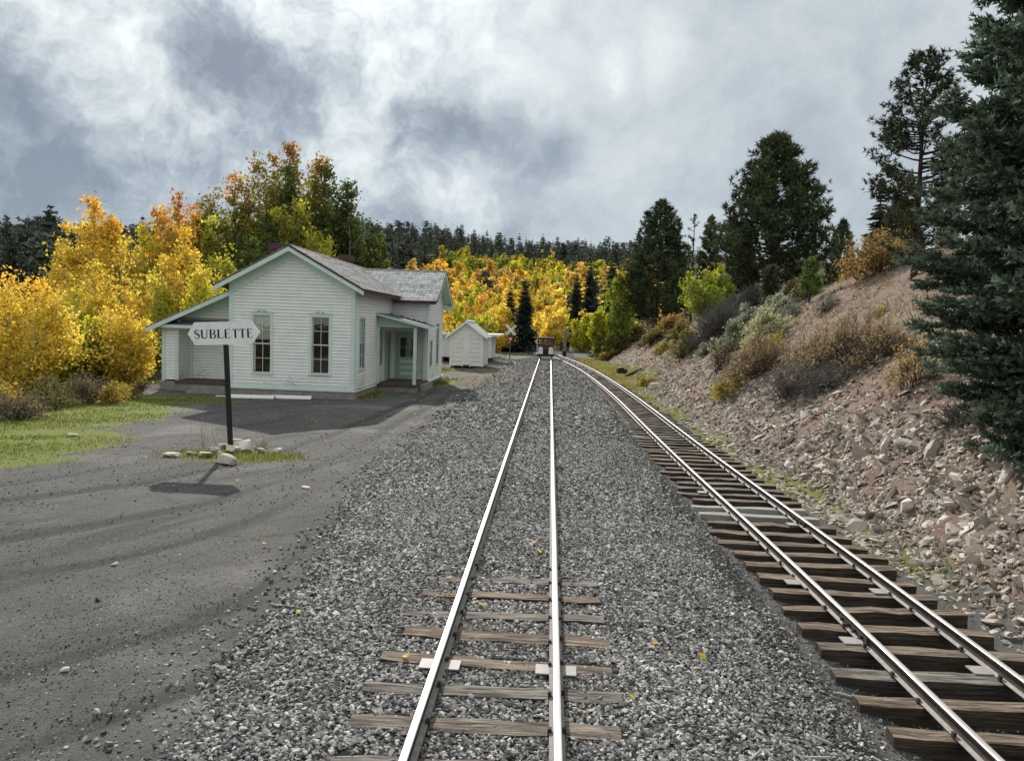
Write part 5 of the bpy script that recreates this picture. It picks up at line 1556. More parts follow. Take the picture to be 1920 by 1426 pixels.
# far hillside
r = np.random.RandomState(21)
FC = []
for k in range(8):
    V, F, C, Tv, Tf = spruce_arrays(500+k, 1.0, (.22, .27, .20, .30, .24, .34, .26, .36)[k], 15, 7, .45 if k % 2 else .30, 2.0, (.075, .09, .068), 4, 2.2, (.85, .7, .9, .5, .8, .45, .75, .55)[k])
    V = V+np.random.RandomState(k).normal(0, .012, V.shape)
    nT = len(Tv)
    V2, F2, C2 = np.concatenate([V, Tv]), np.concatenate([F, tri_split(Tf)+len(V)]), np.concatenate([C, np.ones((nT, 3))*.05])
    me = npmesh('far_conifer', V2, F2, M['needle'], col=C2)
    FC.append((me, V2, F2, C2))
FL = []
for k in range(4):
    V, F, C, Tv, Tf = spruce_arrays(560+k, 1.0, (.24, .30, .26, .34)[k], 11, 5, .4, 2.6, (.075, .09, .068), 3, 2.2, (.85, .6, .75, .5)[k])
    FL.append((V+np.random.RandomState(k).normal(0, .012, V.shape), F, C))
FA = []
for k in range(5):
    V, F, C, Tv, Tf = aspen_arrays(520+k, 8.0, 2.5, ((.92, .92, .92), (1, 1, 1), (1.08, 1.0, .95)), 1500, .46, .10, 6)
    nT = len(Tv)
    me = npmesh('far_aspen', np.concatenate([V, Tv]), np.concatenate([F, tri_split(Tf)+len(V)]), [M['leaf'], M['aspenbark']], mi=[0]*len(F)+[1]*2*len(Tf), col=np.concatenate([C, np.ones((nT, 3))*.5]))
    FA.append(me)
def pxof(x, y, z):
    v = camo.matrix_world.inverted() @ Vector((x, y, z))
    return 960+1386*v.x/-v.z, 713-1386*v.y/-v.z
def beyond(px):
    for lim, nm in ((60, 'the low lawn-edge aspen'), (240, 'the tall golden aspen'), (420, 'the orange-topped aspen'), (700, 'the station ridge'), (765, 'the station roof'), (838, 'the station wing'), (890, 'the gabled shed'), (935, 'the low outbuilding'), (1000, 'the twin spruces'),
                    (1045, 'the rail speeder'), (1075, 'the timber standpipe'), (1120, 'the dead snag'), (1175, 'the lime aspen'), (9999, 'the big dark pine')):
        if px < lim: return nm
cand = []
while len(cand) < 12000:
    y = r.uniform(112, 530); x = r.uniform(-.95*y, .22*y)
    if x > 10 and y < 130: continue
    cand.append((x, y, math.hypot(x, y)))
cand.sort(key=lambda q: q[2])
ncon = nasp = 0
stuffV, stuffF, stuffC, off = [], [], [], 0
stuffn = 0
taken = {}
def free(x, y, d):
    g = 6.0
    i, j = int(x//g), int(y//g)
    for a in (i-1, i, i+1):
        for b in (j-1, j, j+1):
            for (px, py, pd) in taken.get((a, b), ()):
                if (px-x)**2+(py-y)**2 < ((d+pd)/2)**2: return False
    taken.setdefault((i, j), []).append((x, y, d))
    return True
for x, y, d in cand:
    z = hz(x, y)
    px, py = pxof(x, y, z+6)
    if px < -120 or px > 1260: continue
    s = y+.55*max(0, -x-30)
    nz = float(wob(x, y, .05, 31)); nz2 = float(wob(x, y, .09, 37))
    elev = z
    hid = 300 < px < 690
    left = x < -38
    if left: con = True
    else: con = s+nz*26 > 268 or (x > 2 and s < 175 and nz2 > -.2)
    if not left and not con and nz2 > .82: con = True
    if con and not left and s > 300 and nz2 < -.70: con = False
    if hid and s < 215: continue
    if con:
        h = (5.0+7.0*r.beta(1.3, 1.6))*(1.0 if not left else (1.35 if s < 240 else 1.0))
        if not free(x, y, r.uniform(3.2, 4.6) if not left else 4.4): continue
        if ncon < 285:
            fk = r.randint(8); me = FC[fk][0]
            shp = ('slim', 'pointed', 'narrow', 'rounded', 'slender', 'bushy', 'pointed', 'broad')[fk]
            o = add('conifer_tree', me, None, (x, y, z-.3), (0, 0, r.uniform(0, 6.28)), (h*r.uniform(.9, 1.2), h*r.uniform(.9, 1.2), h))
            siz = 'tall' if h > 9 else ('short' if h < 6.6 else 'middling')
            f = r.uniform(.7, 1.35)
            o.color = (f, f*r.uniform(.95, 1.05), f*r.uniform(.9, 1.1), 1)
            if left: tag(o, '%s %s conifer in the wood %s, beyond %s' % (siz, shp, 'near the skyline' if s > 300 else ('halfway up the slope' if s > 190 else 'low on the slope'), beyond(px)), 'tree', 'conifers on the slope behind the golden aspens')
            elif s > 250: tag(o, '%s %s conifer %s of the far hill, beyond %s' % (siz, shp, 'on the crest' if s > 370 else ('below the crest' if s > 310 else 'at the lower forest edge'), beyond(px)), 'tree', 'conifers on the far hill')
            else: tag(o, '%s %s conifer among the hillside aspens beyond %s' % (siz, shp, beyond(px)), 'tree', 'conifers among the hillside aspens')
            ncon += 1
        else:
            if stuffn > 900: continue
            V, F, C = FL[r.randint(4)]
            a = r.uniform(0, 6.28); ca, sa = math.cos(a), math.sin(a)
            W_ = h*r.uniform(.9, 1.2)
            v = np.stack([(V[:, 0]*ca-V[:, 1]*sa)*W_+x, (V[:, 0]*sa+V[:, 1]*ca)*W_+y, V[:, 2]*h+z-.3], 1)
            stuffV.append(v); stuffF.append(F+off); stuffC.append(C*r.uniform(.7, 1.35)); off += len(v); stuffn += 1
    else:
        if nasp >= 295 or s > 340: continue
        if not free(x, y, 4.6 if s < 200 else 5.4): continue
        h = r.uniform(.75, 1.15)*(8.2 if s < 250 else 9.0)/8.0
        if s < 150: colr = [(YEL, 3), (YG, 2), (GOLD, 2), (GRN, 1)]
        elif s < 225: colr = [((.80, .52, .11), 4), ((.80, .57, .07), 4), ((.62, .44, .12), 2), (YG, 1.4)] if nz2 < .4 else [(YG, 1), (GRN, 1), (GOLD, 1)]
        else: colr = [(YG, 3), ((.24, .26, .04), 3), ((.48, .40, .04), 3), (GRN, 1), (GOLD, .4)]
        if s > 300: colr = [(YEL, 2), (YG, 1), (GOLD, 1)]
        wts = np.array([q[1] for q in colr], float); wts /= wts.sum()
        c = np.array(colr[r.choice(len(colr), p=wts)][0])*r.uniform(.75, 1.2)
        o = add('aspen_tree', FA[r.randint(5)], None, (x, y, z-.3), (0, 0, r.uniform(0, 6.28)), (h*r.uniform(.85, 1.15), h*r.uniform(.85, 1.15), h))
        o.color = (c[0], c[1], c[2], 1)
        nm = 'orange' if c[1] < .5*c[0] else ('yellow' if c[1] < .8*c[0] else 'green')
        zone = 'foot of the far hillside' if s < 160 else ('lower far hillside' if s < 225 else 'upper aspen band')
        siz = 'big' if h > 1.12 else ('small' if h < .92 else 'middling')
        tag(o, '%s %s aspen on the %s, beyond %s' % (siz, nm, zone, beyond(px)), 'tree', 'aspens on the far hillside')
        nasp += 1
if stuffV:
    o = add('conifer_forest', npmesh('conifer_forest', np.concatenate(stuffV), np.concatenate(stuffF), M['needle'], col=np.concatenate(stuffC)))
    tag(o, 'dark conifer forest covering the back of the far hill', 'forest', kind='stuff')
print('far trees', ncon, nasp, stuffn)
# ------------------------------------------------------------------ shrubs
SHK = {  # stems, twigs, leaves per m2, leaf size, leaf colours, twig colour, shape
    'greydome': dict(st=150, tw=11, lf=0, ls=.05, lc=(.1, .1, .1), tc=(.10, .092, .09), up=.55),
    'dead': dict(st=90, tw=10, lf=120, ls=.05, lc=(.14, .115, .09), tc=(.13, .115, .105), up=.45),
    'sage': dict(st=26, tw=4, lf=2600, ls=.06, lc=(.25, .27, .175), tc=(.10, .09, .075), up=.7),
    'sagelight': dict(st=26, tw=4, lf=2600, ls=.055, lc=(.40, .40, .23), tc=(.10, .09, .075), up=.8),
    'sagegrey': dict(st=30, tw=5, lf=1500, ls=.05, lc=(.22, .22, .18), tc=(.10, .09, .08), up=.7),
    'olive': dict(st=34, tw=5, lf=1100, ls=.06, lc=(.17, .145, .04), tc=(.075, .06, .045), up=.8),
    'brown': dict(st=60, tw=7, lf=900, ls=.045, lc=(.27, .20, .095), tc=(.10, .075, .055), up=.9),
    'yellow': dict(st=34, tw=5, lf=1500, ls=.055, lc=(.34, .27, .045), tc=(.10, .08, .05), up=.8),
    'orange': dict(st=50, tw=6, lf=850, ls=.06, lc=(.33, .215, .06), tc=(.10, .07, .045), up=.8),
    'darkstem': dict(st=50, tw=6, lf=260, ls=.05, lc=(.16, .11, .07), tc=(.05, .035, .032), up=.9),
    'willow': dict(st=30, tw=8, lf=800, ls=.045, lc=(.36, .25, .09), tc=(.075, .055, .042), up=1.25),
    'brownleft': dict(st=60, tw=6, lf=1000, ls=.05, lc=(.16, .12, .065), tc=(.10, .075, .06), up=.9),
    'oliveleft': dict(st=40, tw=5, lf=1700, ls=.055, lc=(.13, .125, .04), tc=(.06, .05, .035), up=.8),
    'yellowleft': dict(st=40, tw=5, lf=1500, ls=.06, lc=(.36, .26, .045), tc=(.10, .08, .05), up=.8),
}
def shrub(x, y, w, h, kind, label, seed, name='shrub', group='shrubs on the rubble bank'):
    K = SHK[kind]
    r = np.random.RandomState(seed)
    w, h = w*1.05, h*1.0
    R = w/2*1.08
    SV, SF = [], []
    tips = []
    ns = int(K['st']*max(.6, min(2.0, w/1.4)))
    def strip(P, wd):
        """thin three-sided twig"""
        v, f = tube_np(P, np.linspace(wd, wd*.35, len(P)), 3)
        SV.append(v); SF.append(f)
    for k in range(ns):
        a = r.uniform(0, 2*PI); el = math.acos(r.uniform(0.02, 1))/1.0
        d = np.array([math.cos(a)*math.sin(el)*R, math.sin(a)*math.sin(el)*R, math.cos(el)*h*1.0])
        L = r.uniform(.55, 1.0)
        b0 = np.array([r.normal(0, .16*R), r.normal(0, .16*R), 0])
        s = np.linspace(0, 1, 5)[:, None]
        bend = np.array([0, 0, h*.25*K['up']])*np.sin(s*PI)*.6
        P = b0+d*L*s+bend+r.normal(0, .02*w, (5, 3))*s
        strip(P, .008+.004*w)
        for q in range(K['tw']):
            u = r.uniform(.35, .98); i = min(3, int(u*4)); f = u*4-i
            p = P[i]*(1-f)+P[i+1]*f
            dd = unit(d+r.normal(0, .55, 3)*np.linalg.norm(d)+np.array([0, 0, .35*h*K['up']]))*r.uniform(.12, .30)*(R+h)*.5
            Q = np.stack([p, p+dd*.5+r.normal(0, .015*w, 3), p+dd])
            strip(Q, .0045+.0012*w)
            tips.append(Q[1]); tips.append(Q[2]); tips.append(Q[2])
    V, F = joinvf(list(zip(SV, SF)))
    V[:, 2] = np.maximum(V[:, 2], -.15)
    # follow the slope of the ground
    gx_ = (hz(x+.5, y)-hz(x-.5, y)); gy_ = (hz(x, y+.5)-hz(x, y-.5))
    def lean(V): V = V.copy(); V[:, 2] += (V[:, 0]*gx_+V[:, 1]*gy_)*.55; return V
    root = tag(empty(name, (x, y, hz(x, y)-.05), (0, 0, 0)), label, 'shrub', group)
    tc = np.array(K['tc'])*np.repeat(r.uniform(.6, 1.5, (len(V)+2)//3), 3)[:len(V), None]
    add('branches', npmesh('branches', lean(V), F, M['twig'], col=tc), root)
    nl = int(K['lf']*w*h*1.1)
    if nl:
        tips = np.array(tips)
        T = tips[r.randint(len(tips), size=nl)]+r.normal(0, .045+.02*w, (nl, 3))
        T[:, 2] = np.maximum(T[:, 2], .02)
        nr = unit(r.normal(size=(nl, 3)))
        Vl, Fl = quads(T, nr, K['ls']*r.uniform(.6, 1.5, nl)*max(1.0, math.hypot(x, y)/28), r, .6)
        lc = np.array(K['lc'])*r.uniform(.6, 1.4, (nl, 1))*(1+r.normal(0, .08, (nl, 3)))
        clump = 1+.25*np.sin(T[:, 0]*9+seed)*np.sin(T[:, 1]*8)*np.sin(T[:, 2]*9)
        lc = lc*clump[:, None]
        add('foliage', npmesh('foliage', lean(Vl), Fl, M['leaf'], col=np.repeat(np.clip(lc, 0, 1), 3, 0)), root)
    return root
BUSHES = [
    (9.02, 40.51, 2.92, 2.45, 'greydome', 'big round leafless dark grey shrub, highest of the grey ones on the bank'),
    (11.58, 44.66, 3.06, 1.7, 'greydome', 'grey leafless shrub behind the big round one, under the biggest pine'),
    (9.44, 35.72, 2.1, 1.5, 'sage', 'grey-green sagebrush in the middle of the pale clump on the bank'),
    (10.31, 35.63, 1.9, 1.25, 'sage', 'grey-green sagebrush at the upper edge of the pale clump, below the juniper'),
    (10.47, 33.48, 1.06, .87, 'sagegrey', 'small grey sagebrush at the uphill end of the pale clump'),
    (8.92, 31.44, 1.7, 1.45, 'sagelight', 'pale yellow-green rabbitbrush, lightest of the clump on the bank'),
    (8.52, 35.18, 1.57, 1.07, 'sage', 'grey-green sagebrush just downhill from the pale clump'),
    (7.99, 37.87, 1.04, .74, 'sage', 'small round sagebrush at the lower edge of the big grey shrub'),
    (7.68, 42.35, 1.59, 1.59, 'olive', 'olive shrub with a dark base downhill of the big grey shrub'),
    (7.35, 32.06, 1.43, 1.48, 'darkstem', 'sparse shrub of dark reddish stems below the sagebrush'),
    (7.45, 27.39, 2.2, 1.65, 'brown', 'brown-leaved shrub next to the dark-stemmed one on the lower bank'),
    (6.51, 27.18, 1.25, .86, 'yellow', 'low yellow-green shrub at the foot of the bank below the brown ones'),
    (8.28, 23.63, 2.1, 1.45, 'brown', 'brown twiggy shrub at the far end of the long row across the bank'),
    (8.59, 21.84, 2.2, 1.45, 'brown', 'brown twiggy shrub in the middle of the long row across the bank'),
    (8.92, 20.6, 1.6, 1.15, 'brown', 'smaller brown shrub at the near end of the long row across the bank'),
    (7.2, 22.06, 2.0, 1.05, 'dead', 'tangle of dead grey twigs below the brown shrub row'),
    (7.81, 21.0, 1.7, .85, 'dead', 'dead grey twigs directly under the middle brown shrub'),
    (8.21, 17.0, 1.3, 1.25, 'willow', 'fan-shaped willow with yellow leaves and bare dark stems beside the fir'),
    (7.64, 14.04, 1.0, .62, 'dead', 'dark bare shrub among stones right under the fir boughs'),
    (13.1, 31.53, 2.5, 1.9, 'orange', 'large ochre shrub on the crest of the bank beside the fir'),
    (13.92, 30.13, 1.4, .9, 'olive', 'olive shrub on the crest beyond the large ochre one'),
    (9.38, 59.05, 2.47, 1.53, 'orange', 'ochre shrub below the big dark pine'),
    (8.48, 49.46, 1.64, 1.5, 'olive', 'olive shrub on the far slope between ochre and grey shrubs'),
    (5.96, 69.55, 2.81, 2.0, 'olive', 'olive shrub at the far foot of the bank beyond the siding'),
    (5.51, 68.6, 1.72, 1.1, 'yellow', 'small yellow shrub at the far foot of the bank, before the olive one'),
    (7.96, 71.99, 2.91, 2.2, 'brown', 'brown shrub under the lime aspen at the far end of the bank'),
    (5.4, 41.8, .99, .6, 'yellow', 'single yellow-green tuft beside the siding near the dark timber'),
    (10.91, 30.14, .96, .7, 'sagegrey', 'small grey sagebrush alone on the bare upper slope'),
    (10.79, 24.89, .57, .32, 'yellow', 'tiny yellow tuft on the bare upper slope'),
    (8.56, 28.81, .83, 1.04, 'yellow', 'upright yellow shrub between the rabbitbrush and the brown shrubs'),
    (7.82, 56.53, 1.79, 1.22, 'olive', 'olive shrub halfway along the far slope'),
    (10.64, 21.43, .62, .46, 'olive', 'little olive tuft on the slope close to the fir'),
    (9.44, 22.07, .8, .48, 'orange', 'low ochre tuft uphill of the brown shrub row'),
    (7.43, 49.78, 1.08, .65, 'yellow', 'low yellow shrub on the far slope below the olive one'),
    (7.88, 27.75, 1.0, .8, 'olive', 'olive shrub wedged behind the brown-leaved one on the lower bank'),
    (13.0, 40.97, 1.3, 1.0, 'olive', 'olive shrub on the crest beside the pine sapling'),
    (12.2, 36.2, 1.3, .9, 'olive', 'olive shrub just behind the pine sapling on the slope'),
    (14.6, 33.5, 1.8, 1.3, 'brown', 'brown shrub on the skyline behind the large ochre one'),
]
for k, (x, y, w, h, kind, lab) in enumerate(BUSHES): shrub(x, y, w, h, kind, lab, 700+k)
LEFTB = [
    (-14.59, 19.56, 1.55, .88, 'brownleft', 'brown dry shrub at the near edge of the lawn'), (-15.32, 21.93, 1.27, .79, 'oliveleft', 'dark olive shrub second along the lawn edge'),
    (-15.22, 23.6, 1.1, 1.04, 'brownleft', 'taller brown shrub before the pale aspen trunks'), (-14.63, 23.9, .95, .78, 'yellowleft', 'ochre shrub beside the tall brown one at the lawn edge'),
    (-16.4, 20.8, 1.1, .7, 'brownleft', 'brown shrub behind the nearest one at the lawn edge'), (-14.9, 25.2, 1.0, .65, 'yellowleft', 'yellow-brown shrub at the lawn edge close to the lean-to'),
    (-15.6, 27.2, .9, .6, 'oliveleft', 'small olive shrub at the lean-to foundation corner'), (-16.2, 23.2, 1.4, .9, 'oliveleft', 'olive shrub behind the ochre one under the aspens'),
    (-16.6, 25.6, 1.6, 1.0, 'brownleft', 'brown shrub under the aspens nearest the lean-to'), (-17.2, 22.0, 1.6, 1.0, 'yellowleft', 'yellow shrub under the lowest golden aspen')]
for k, (x, y, w, h, kind, lab) in enumerate(LEFTB): shrub(x, y, w, h, kind, lab, 800+k, group='shrubs along the lawn edge')
# leafless snag beyond the siding
r = np.random.RandomState(3)
L = [tube_np(np.array([[0, 0, -.2], [-.05, 0, 2.2], [-.55, 0, 4.2], [-1.3, 0, 6.6]]), np.array([.09, .07, .05, .02]), 5)]
for k in range(22):
    z = r.uniform(1.2, 6.2); f = z/6.6; p = np.array([-1.3*f*f, 0, z]); a = r.uniform(0, 6.28)
    d = np.array([math.cos(a), math.sin(a), .35])*r.uniform(.5, 1.4)
    L.append(tube_np(np.stack([p, p+d*.5, p+d+[0, 0, .1]]), np.array([.025, .017, .006]), 3))
v, f = joinvf(L)
tag(add('dead_tree', npmesh('dead_tree', v, f, M['pinebark']), None, (6.05, 73.0, hz(6.05, 73.0))), 'leafless leaning grey snag beside the small dark spruce', 'tree')

# ------------------------------------------------------------------ rocks
def rock_mesh(seed, flat, mat, name='rock', n=10):
    r = np.random.RandomState(seed)
    import bmesh
    bm = bmesh.new()
    pts = r.normal(size=(n+8, 3)); pts = unit(pts)*r.uniform(.75, 1.1, (n+8, 1))
    pts = np.sign(pts)*np.abs(pts)**.75
    pts[:, 2] *= flat; pts[:, 1] *= r.uniform(.55, .95)
    for p in pts: bm.verts.new(p*.5)
    g = bmesh.ops.convex_hull(bm, input=bm.verts)
    bmesh.ops.delete(bm, geom=[v for v in bm.verts if not v.link_faces], context='VERTS')
    me = bpy.data.meshes.new(name)
    bm.to_mesh(me); bm.free()
    me.materials.append(mat)
    return me
RK = [rock_mesh(900+k, (.30, .42, .55, .34, .65, .25, .48, .38)[k], M['pinkrock']) for k in range(8)]
PK = [rock_mesh(930+k, (.32, .5, .4, .6, .28)[k], M['palerock']) for k in range(5)]
DK = [rock_mesh(940+k, .6, M['iron']) for k in range(2)]
def slope_rot(x, y, r, tilt=.3):
    gx_ = hz(x+.2, y)-hz(x-.2, y); gy_ = hz(x, y+.2)-hz(x, y-.2)
    return (math.atan2(gy_, .4)+r.normal(0, tilt), -math.atan2(gx_, .4)*.8+r.normal(0, tilt), r.uniform(0, 6.28))
SIGNROCK = [(-6.49, 14.55, .62, .22, 'long flat slab lying nearest the track at the sign foot'), (-7.18, 15.12, .33, .14, 'small flat stone on the grass in front of the sign heap'), (-7.21, 15.64, .3, .16, 'pale squarish stone at the front of the sign heap'), (-6.88, 15.2, .24, .15, 'little stone touching the long slab at the sign foot'),
            (-6.88, 15.74, .42, .2, 'whitish flat stone against the sign post'), (-6.71, 16.0, .50, .32, 'largest wedge-shaped stone leaning on the sign post'), (-7.17, 16.7, .34, .2, 'stone at the back of the sign heap'), (-6.55, 16.5, .34, .3, 'round-ended stone on top of the sign heap'),
            (-6.28, 15.91, .34, .13, 'flat stone on the track side of the sign heap'), (-6.0, 16.04, .26, .11, 'outermost flat stone on the track side of the sign heap'), (-6.63, 14.9, .18, .15, 'small dark-shadowed stone behind the long slab'), (-7.3, 16.2, .24, .14, 'small stone on the lawn side of the sign post'),
            (-7.85, 15.0, .46, .10, 'thin slab tilted in the grass on the lawn side of the sign'), (-7.55, 15.25, .3, .09, 'thin stone next to the tilted slab by the sign'), (-6.95, 16.2, .3, .2, 'reddish stone behind the sign post')]
r = np.random.RandomState(8)
for k, (x, y, w, h, lab) in enumerate(SIGNROCK):
    me = RK[k % 8] if 'reddish' in lab else PK[k % 5]
    zs = max(v.co.z for v in me.vertices)-min(v.co.z for v in me.vertices)
    tag(add('stone', me, None, (x, y, hz(x, y)+h*.42), (r.normal(0, .12), r.normal(0, .12), r.uniform(-.5, .5)), (w*.95, w*.9, h/zs*.9)), lab, 'stone', 'stones heaped at the sign foot')
YARD = [(-11.3, 16.94, .30, .16, 'whitish stone alone on the bright lawn'), (-8.9, 11.2, .16, .08, 'pale stone at the near edge of the lawn'), (-9.6, 12.3, .12, .09, 'dark stone beside the lawn edge'), (-5.05, 8.3, .12, .06, 'pale flat stone in the middle of the cinder yard'), (-4.55, 7.2, .13, .06, 'dark stone in the middle of the cinder yard'),
        (-3.9, 5.7, .11, .05, 'pale flat stone between the wheel ruts near the ballast'), (-3.25, 5.1, .09, .05, 'small pale stone nearest in the cinder yard'), (-4.2, 12.6, .22, .05, 'flat pale sliver in the yard between sign and track'), (-3.05, 9.8, .10, .07, 'black coal lump in the yard near the ballast edge'), (-9.9, 10.6, .17, .08, 'white stone far out in the cinder yard')]
for x, y, w, h, lab in YARD:
    o = tag(add('stone', DK[r.randint(2)] if ('black' in lab or 'dark' in lab) else PK[r.randint(5)], None, (x, y, hz(x, y)+h*.3), (r.normal(0, .1), r.normal(0, .1), r.uniform(0, 6)), (w*.72, w*.72, h*1.4)), lab, 'stone', 'loose stones in the yard')
# big rocks of the bank one by one
n = 0; tries = 0
G_R = 'rocks strewn over the cut bank'
def ROCKMARK(x, y):
    for lim, nm in ((10, 'beside the nearest siding ties'), (13, 'just before the pale new ties'), (16, 'below the bare shrub under the fir'), (19, 'below the fan-shaped willow'), (22.5, 'below the dead grey twigs'), (26, 'below the brown shrub row'), (29.5, 'near the yellow-green shrub'), (33, 'below the dark-stemmed shrub'), (99, 'near the lone boulder')):
        if y < lim: return nm

placed = []
while n < 300 and tries < 20000:
    tries += 1
    y = 7.0+30*r.beta(1.05, 2.0); x = 5.0+r.gamma(1.9, .8)
    if x > 9.5 or (y < 12.5 and x > 6.6+(y-9)*.25): continue
    if x < float(siding_x(y))+1.3: continue
    w = r.uniform(.18, .37)*(1.0 if r.rand() > .15 else 1.5)*(.85 if y < 11 else 1)
    if any((x-a)**2+(y-b)**2 < ((w+c)*.30)**2 for a, b, c in placed[-300:]): continue
    placed.append((x, y, w))
    rt = slope_rot(x, y, r, .28)
    k = r.randint(8)
    q = np.array([w*r.uniform(.9, 1.4), w*r.uniform(.8, 1.1), w*r.uniform(.5, .95)])
    near_ = min(BUSHES, key=lambda B: (B[0]-x)**2+(B[1]-y)**2)
    lm = ROCKMARK(x, y)
    tag(add('rock', RK[k], None, (x, y, hz(x, y)+w*.10), rt, q), '%s %s pinkish rock %s, %s' % ('large' if w > .36 else ('small' if w < .23 else 'middling'), ('flat', 'slabby', 'blocky', 'flat', 'chunky', 'thin', 'angular', 'slabby')[k], 'high on the bank' if x > 7.4 else ('low on the bank' if x > 6.1 else 'at the bank foot'), lm), 'rock', G_R)
    n += 1
tag(add('rock', RK[4], None, (5.55, 38.6, hz(5.55, 38.6)+.12), (.2, .1, .4), (.75, .6, .62)), 'rounded grey-brown boulder by itself at the foot of the bank near the yellow tuft', 'rock')
tag(MB().box(-.05, .05, -.04, .04, -.2, .42).build('marker_stake', M['plate'], None, (5.95, 37.9, hz(5.95, 37.9)), (0, .05, .3)), 'short pale stake beside the lone boulder at the bank foot', 'stake')

# ------------------------------------------------------------------ scattered small stones (instances)
def scatter(name, P, meshes, rot, size, label, cat, idx=None):
    """one object: many small pieces, instanced on points"""
    me = bpy.data.meshes.new(name)
    P = np.asarray(P, np.float32)
    me.vertices.add(len(P)); me.vertices.foreach_set('co', P.ravel())
    a = me.attributes.new('rot', 'FLOAT_VECTOR', 'POINT'); a.data.foreach_set('vector', np.asarray(rot, np.float32).ravel())
    a = me.attributes.new('scl', 'FLOAT_VECTOR', 'POINT'); a.data.foreach_set('vector', np.asarray(size, np.float32).ravel())
    o = add(name, me)
    coll = bpy.data.collections.new(name+' pieces')
    for m_ in meshes:
        coll.objects.link(bpy.data.objects.new(name+' piece', m_))
    ng = bpy.data.node_groups.new(name, 'GeometryNodeTree')
    ng.interface.new_socket('Geometry', in_out='INPUT', socket_type='NodeSocketGeometry')
    ng.interface.new_socket('Geometry', in_out='OUTPUT', socket_type='NodeSocketGeometry')
    gi = ng.nodes.new('NodeGroupInput'); go = ng.nodes.new('NodeGroupOutput')
    iop = ng.nodes.new('GeometryNodeInstanceOnPoints')
    ci = ng.nodes.new('GeometryNodeCollectionInfo'); ci.inputs['Collection'].default_value = coll
    ci.inputs['Separate Children'].default_value = True; ci.inputs['Reset Children'].default_value = True
    ar = ng.nodes.new('GeometryNodeInputNamedAttribute'); ar.data_type = 'FLOAT_VECTOR'; ar.inputs[0].default_value = 'rot'
    asc = ng.nodes.new('GeometryNodeInputNamedAttribute'); asc.data_type = 'FLOAT_VECTOR'; asc.inputs[0].default_value = 'scl'
    ng.links.new(gi.outputs[0], iop.inputs['Points'])
    ng.links.new(ci.outputs[0], iop.inputs['Instance'])
    iop.inputs['Pick Instance'].default_value = True
    ng.links.new(ar.outputs[0], iop.inputs['Rotation'])
    ng.links.new(asc.outputs[0], iop.inputs['Scale'])
    ng.links.new(iop.outputs[0], go.inputs[0])
    md = o.modifiers.new('pieces', 'NODES'); md.node_group = ng
    return tag(o, label, cat, kind='stuff')
def scatter_pts(n, xr, yr, r, keep):
    x = r.uniform(xr[0], xr[1], n); y = r.uniform(yr[0], yr[1], n)
    k = keep(x, y) > r.rand(n)
    return x[k], y[k]
def stones(name, sets, meshes, label, cat, r, flat=(.5, 1.0), sink=.25, tilt=.5):
    X_, Y_, S_ = [], [], []
    for (n, xr, yr, s0, s1, keep) in sets:
        x, y = scatter_pts(n, xr, yr, r, keep)
        X_.append(x); Y_.append(y); S_.append(r.uniform(s0, s1, len(x))*np.where(r.rand(len(x)) < .06, 1.5, 1.0))
    x, y, s = np.concatenate(X_), np.concatenate(Y_), np.concatenate(S_)
    gxx = height(x+.1, y)-height(x-.1, y); gyy = height(x, y+.1)-height(x, y-.1)
    z = height(x, y)+s*(.30-sink)
    rot = np.stack([np.arctan2(gyy, .2)+r.normal(0, tilt, len(x)), -np.arctan2(gxx, .2)+r.normal(0, tilt, len(x)), r.uniform(0, 6.28, len(x))], 1)
    sz_ = np.stack([s*r.uniform(.9, 1.35, len(x)), s*r.uniform(.8, 1.2, len(x)), s*r.uniform(flat[0], flat[1], len(x))], 1)
    print(name, len(x))
    return scatter(name, np.stack([x, y, z], 1), meshes, rot, sz_, label, cat)
r = np.random.RandomState(55)
BK = [rock_mesh(960+k, (.55, .7, .5, .8, .6, .45)[k], M['ballast'], 'ballast_stone', 7) for k in range(6)]
def edge(x, y):
    e = -2.45-.12*np.clip(y-7, 0, 6)+.22*wob(x, y, 1.4, 41)
    f = 2.25+.18*wob(x, y, 1.2, 43)+np.clip((y-30)*.02, -.1, 1)
    near = (.06*sstep(-1.1, -.3, x-e)+.94*sstep(-.35, .25, x-e))*(.93*sstep(.55, -.45, x-f)+.07*sstep(.9, .2, x-f))
    tie = 1.0
    gap = 1-.0*x
    for ro in (-.84, .135): gap = gap*(np.abs(x-ro) > .05)
    return near*tie*gap
def keep_ties(x, y):
    k = edge(x, y)
    ph = (y-3.1) % .505
    return k*np.where((np.abs(x+.352) < 1.0) & (y < 8.3), np.where((ph > .10) & (ph < .42), 1.0, .16), 1.0)
stones('ballast_gravel', [(42000, (-3.3, 2.8), (3.4, 7.0), .026, .050, keep_ties), (44000, (-3.4, 2.8), (7.0, 12.0), .031, .056, keep_ties), (42000, (-3.8, 3.0), (12.0, 20.0), .038, .068, edge), (20000, (-4, 3.0), (20, 36), .06, .11, edge), (12000, (-4, 3.2), (36, 66), .08, .14, edge)],
       BK, 'crushed grey ballast stone bedding the main line', 'gravel', r)
YK = [rock_mesh(980+k, (.5, .6, .4)[k], M['pebble'], 'pebble', 6) for k in range(3)]
def yardk(x, y): return sstep(-2.0, -2.8, x)*(.35+.65*(wob(x, y, .8, 61) > .1))*sstep(-12, -8, x+.0*y)
def cindk(x, y): return sstep(1.7, 2.1, x)*sstep(4.9, 4.6, x)*(.4+.6*(wob(x, y, 1.5, 63) > 0))
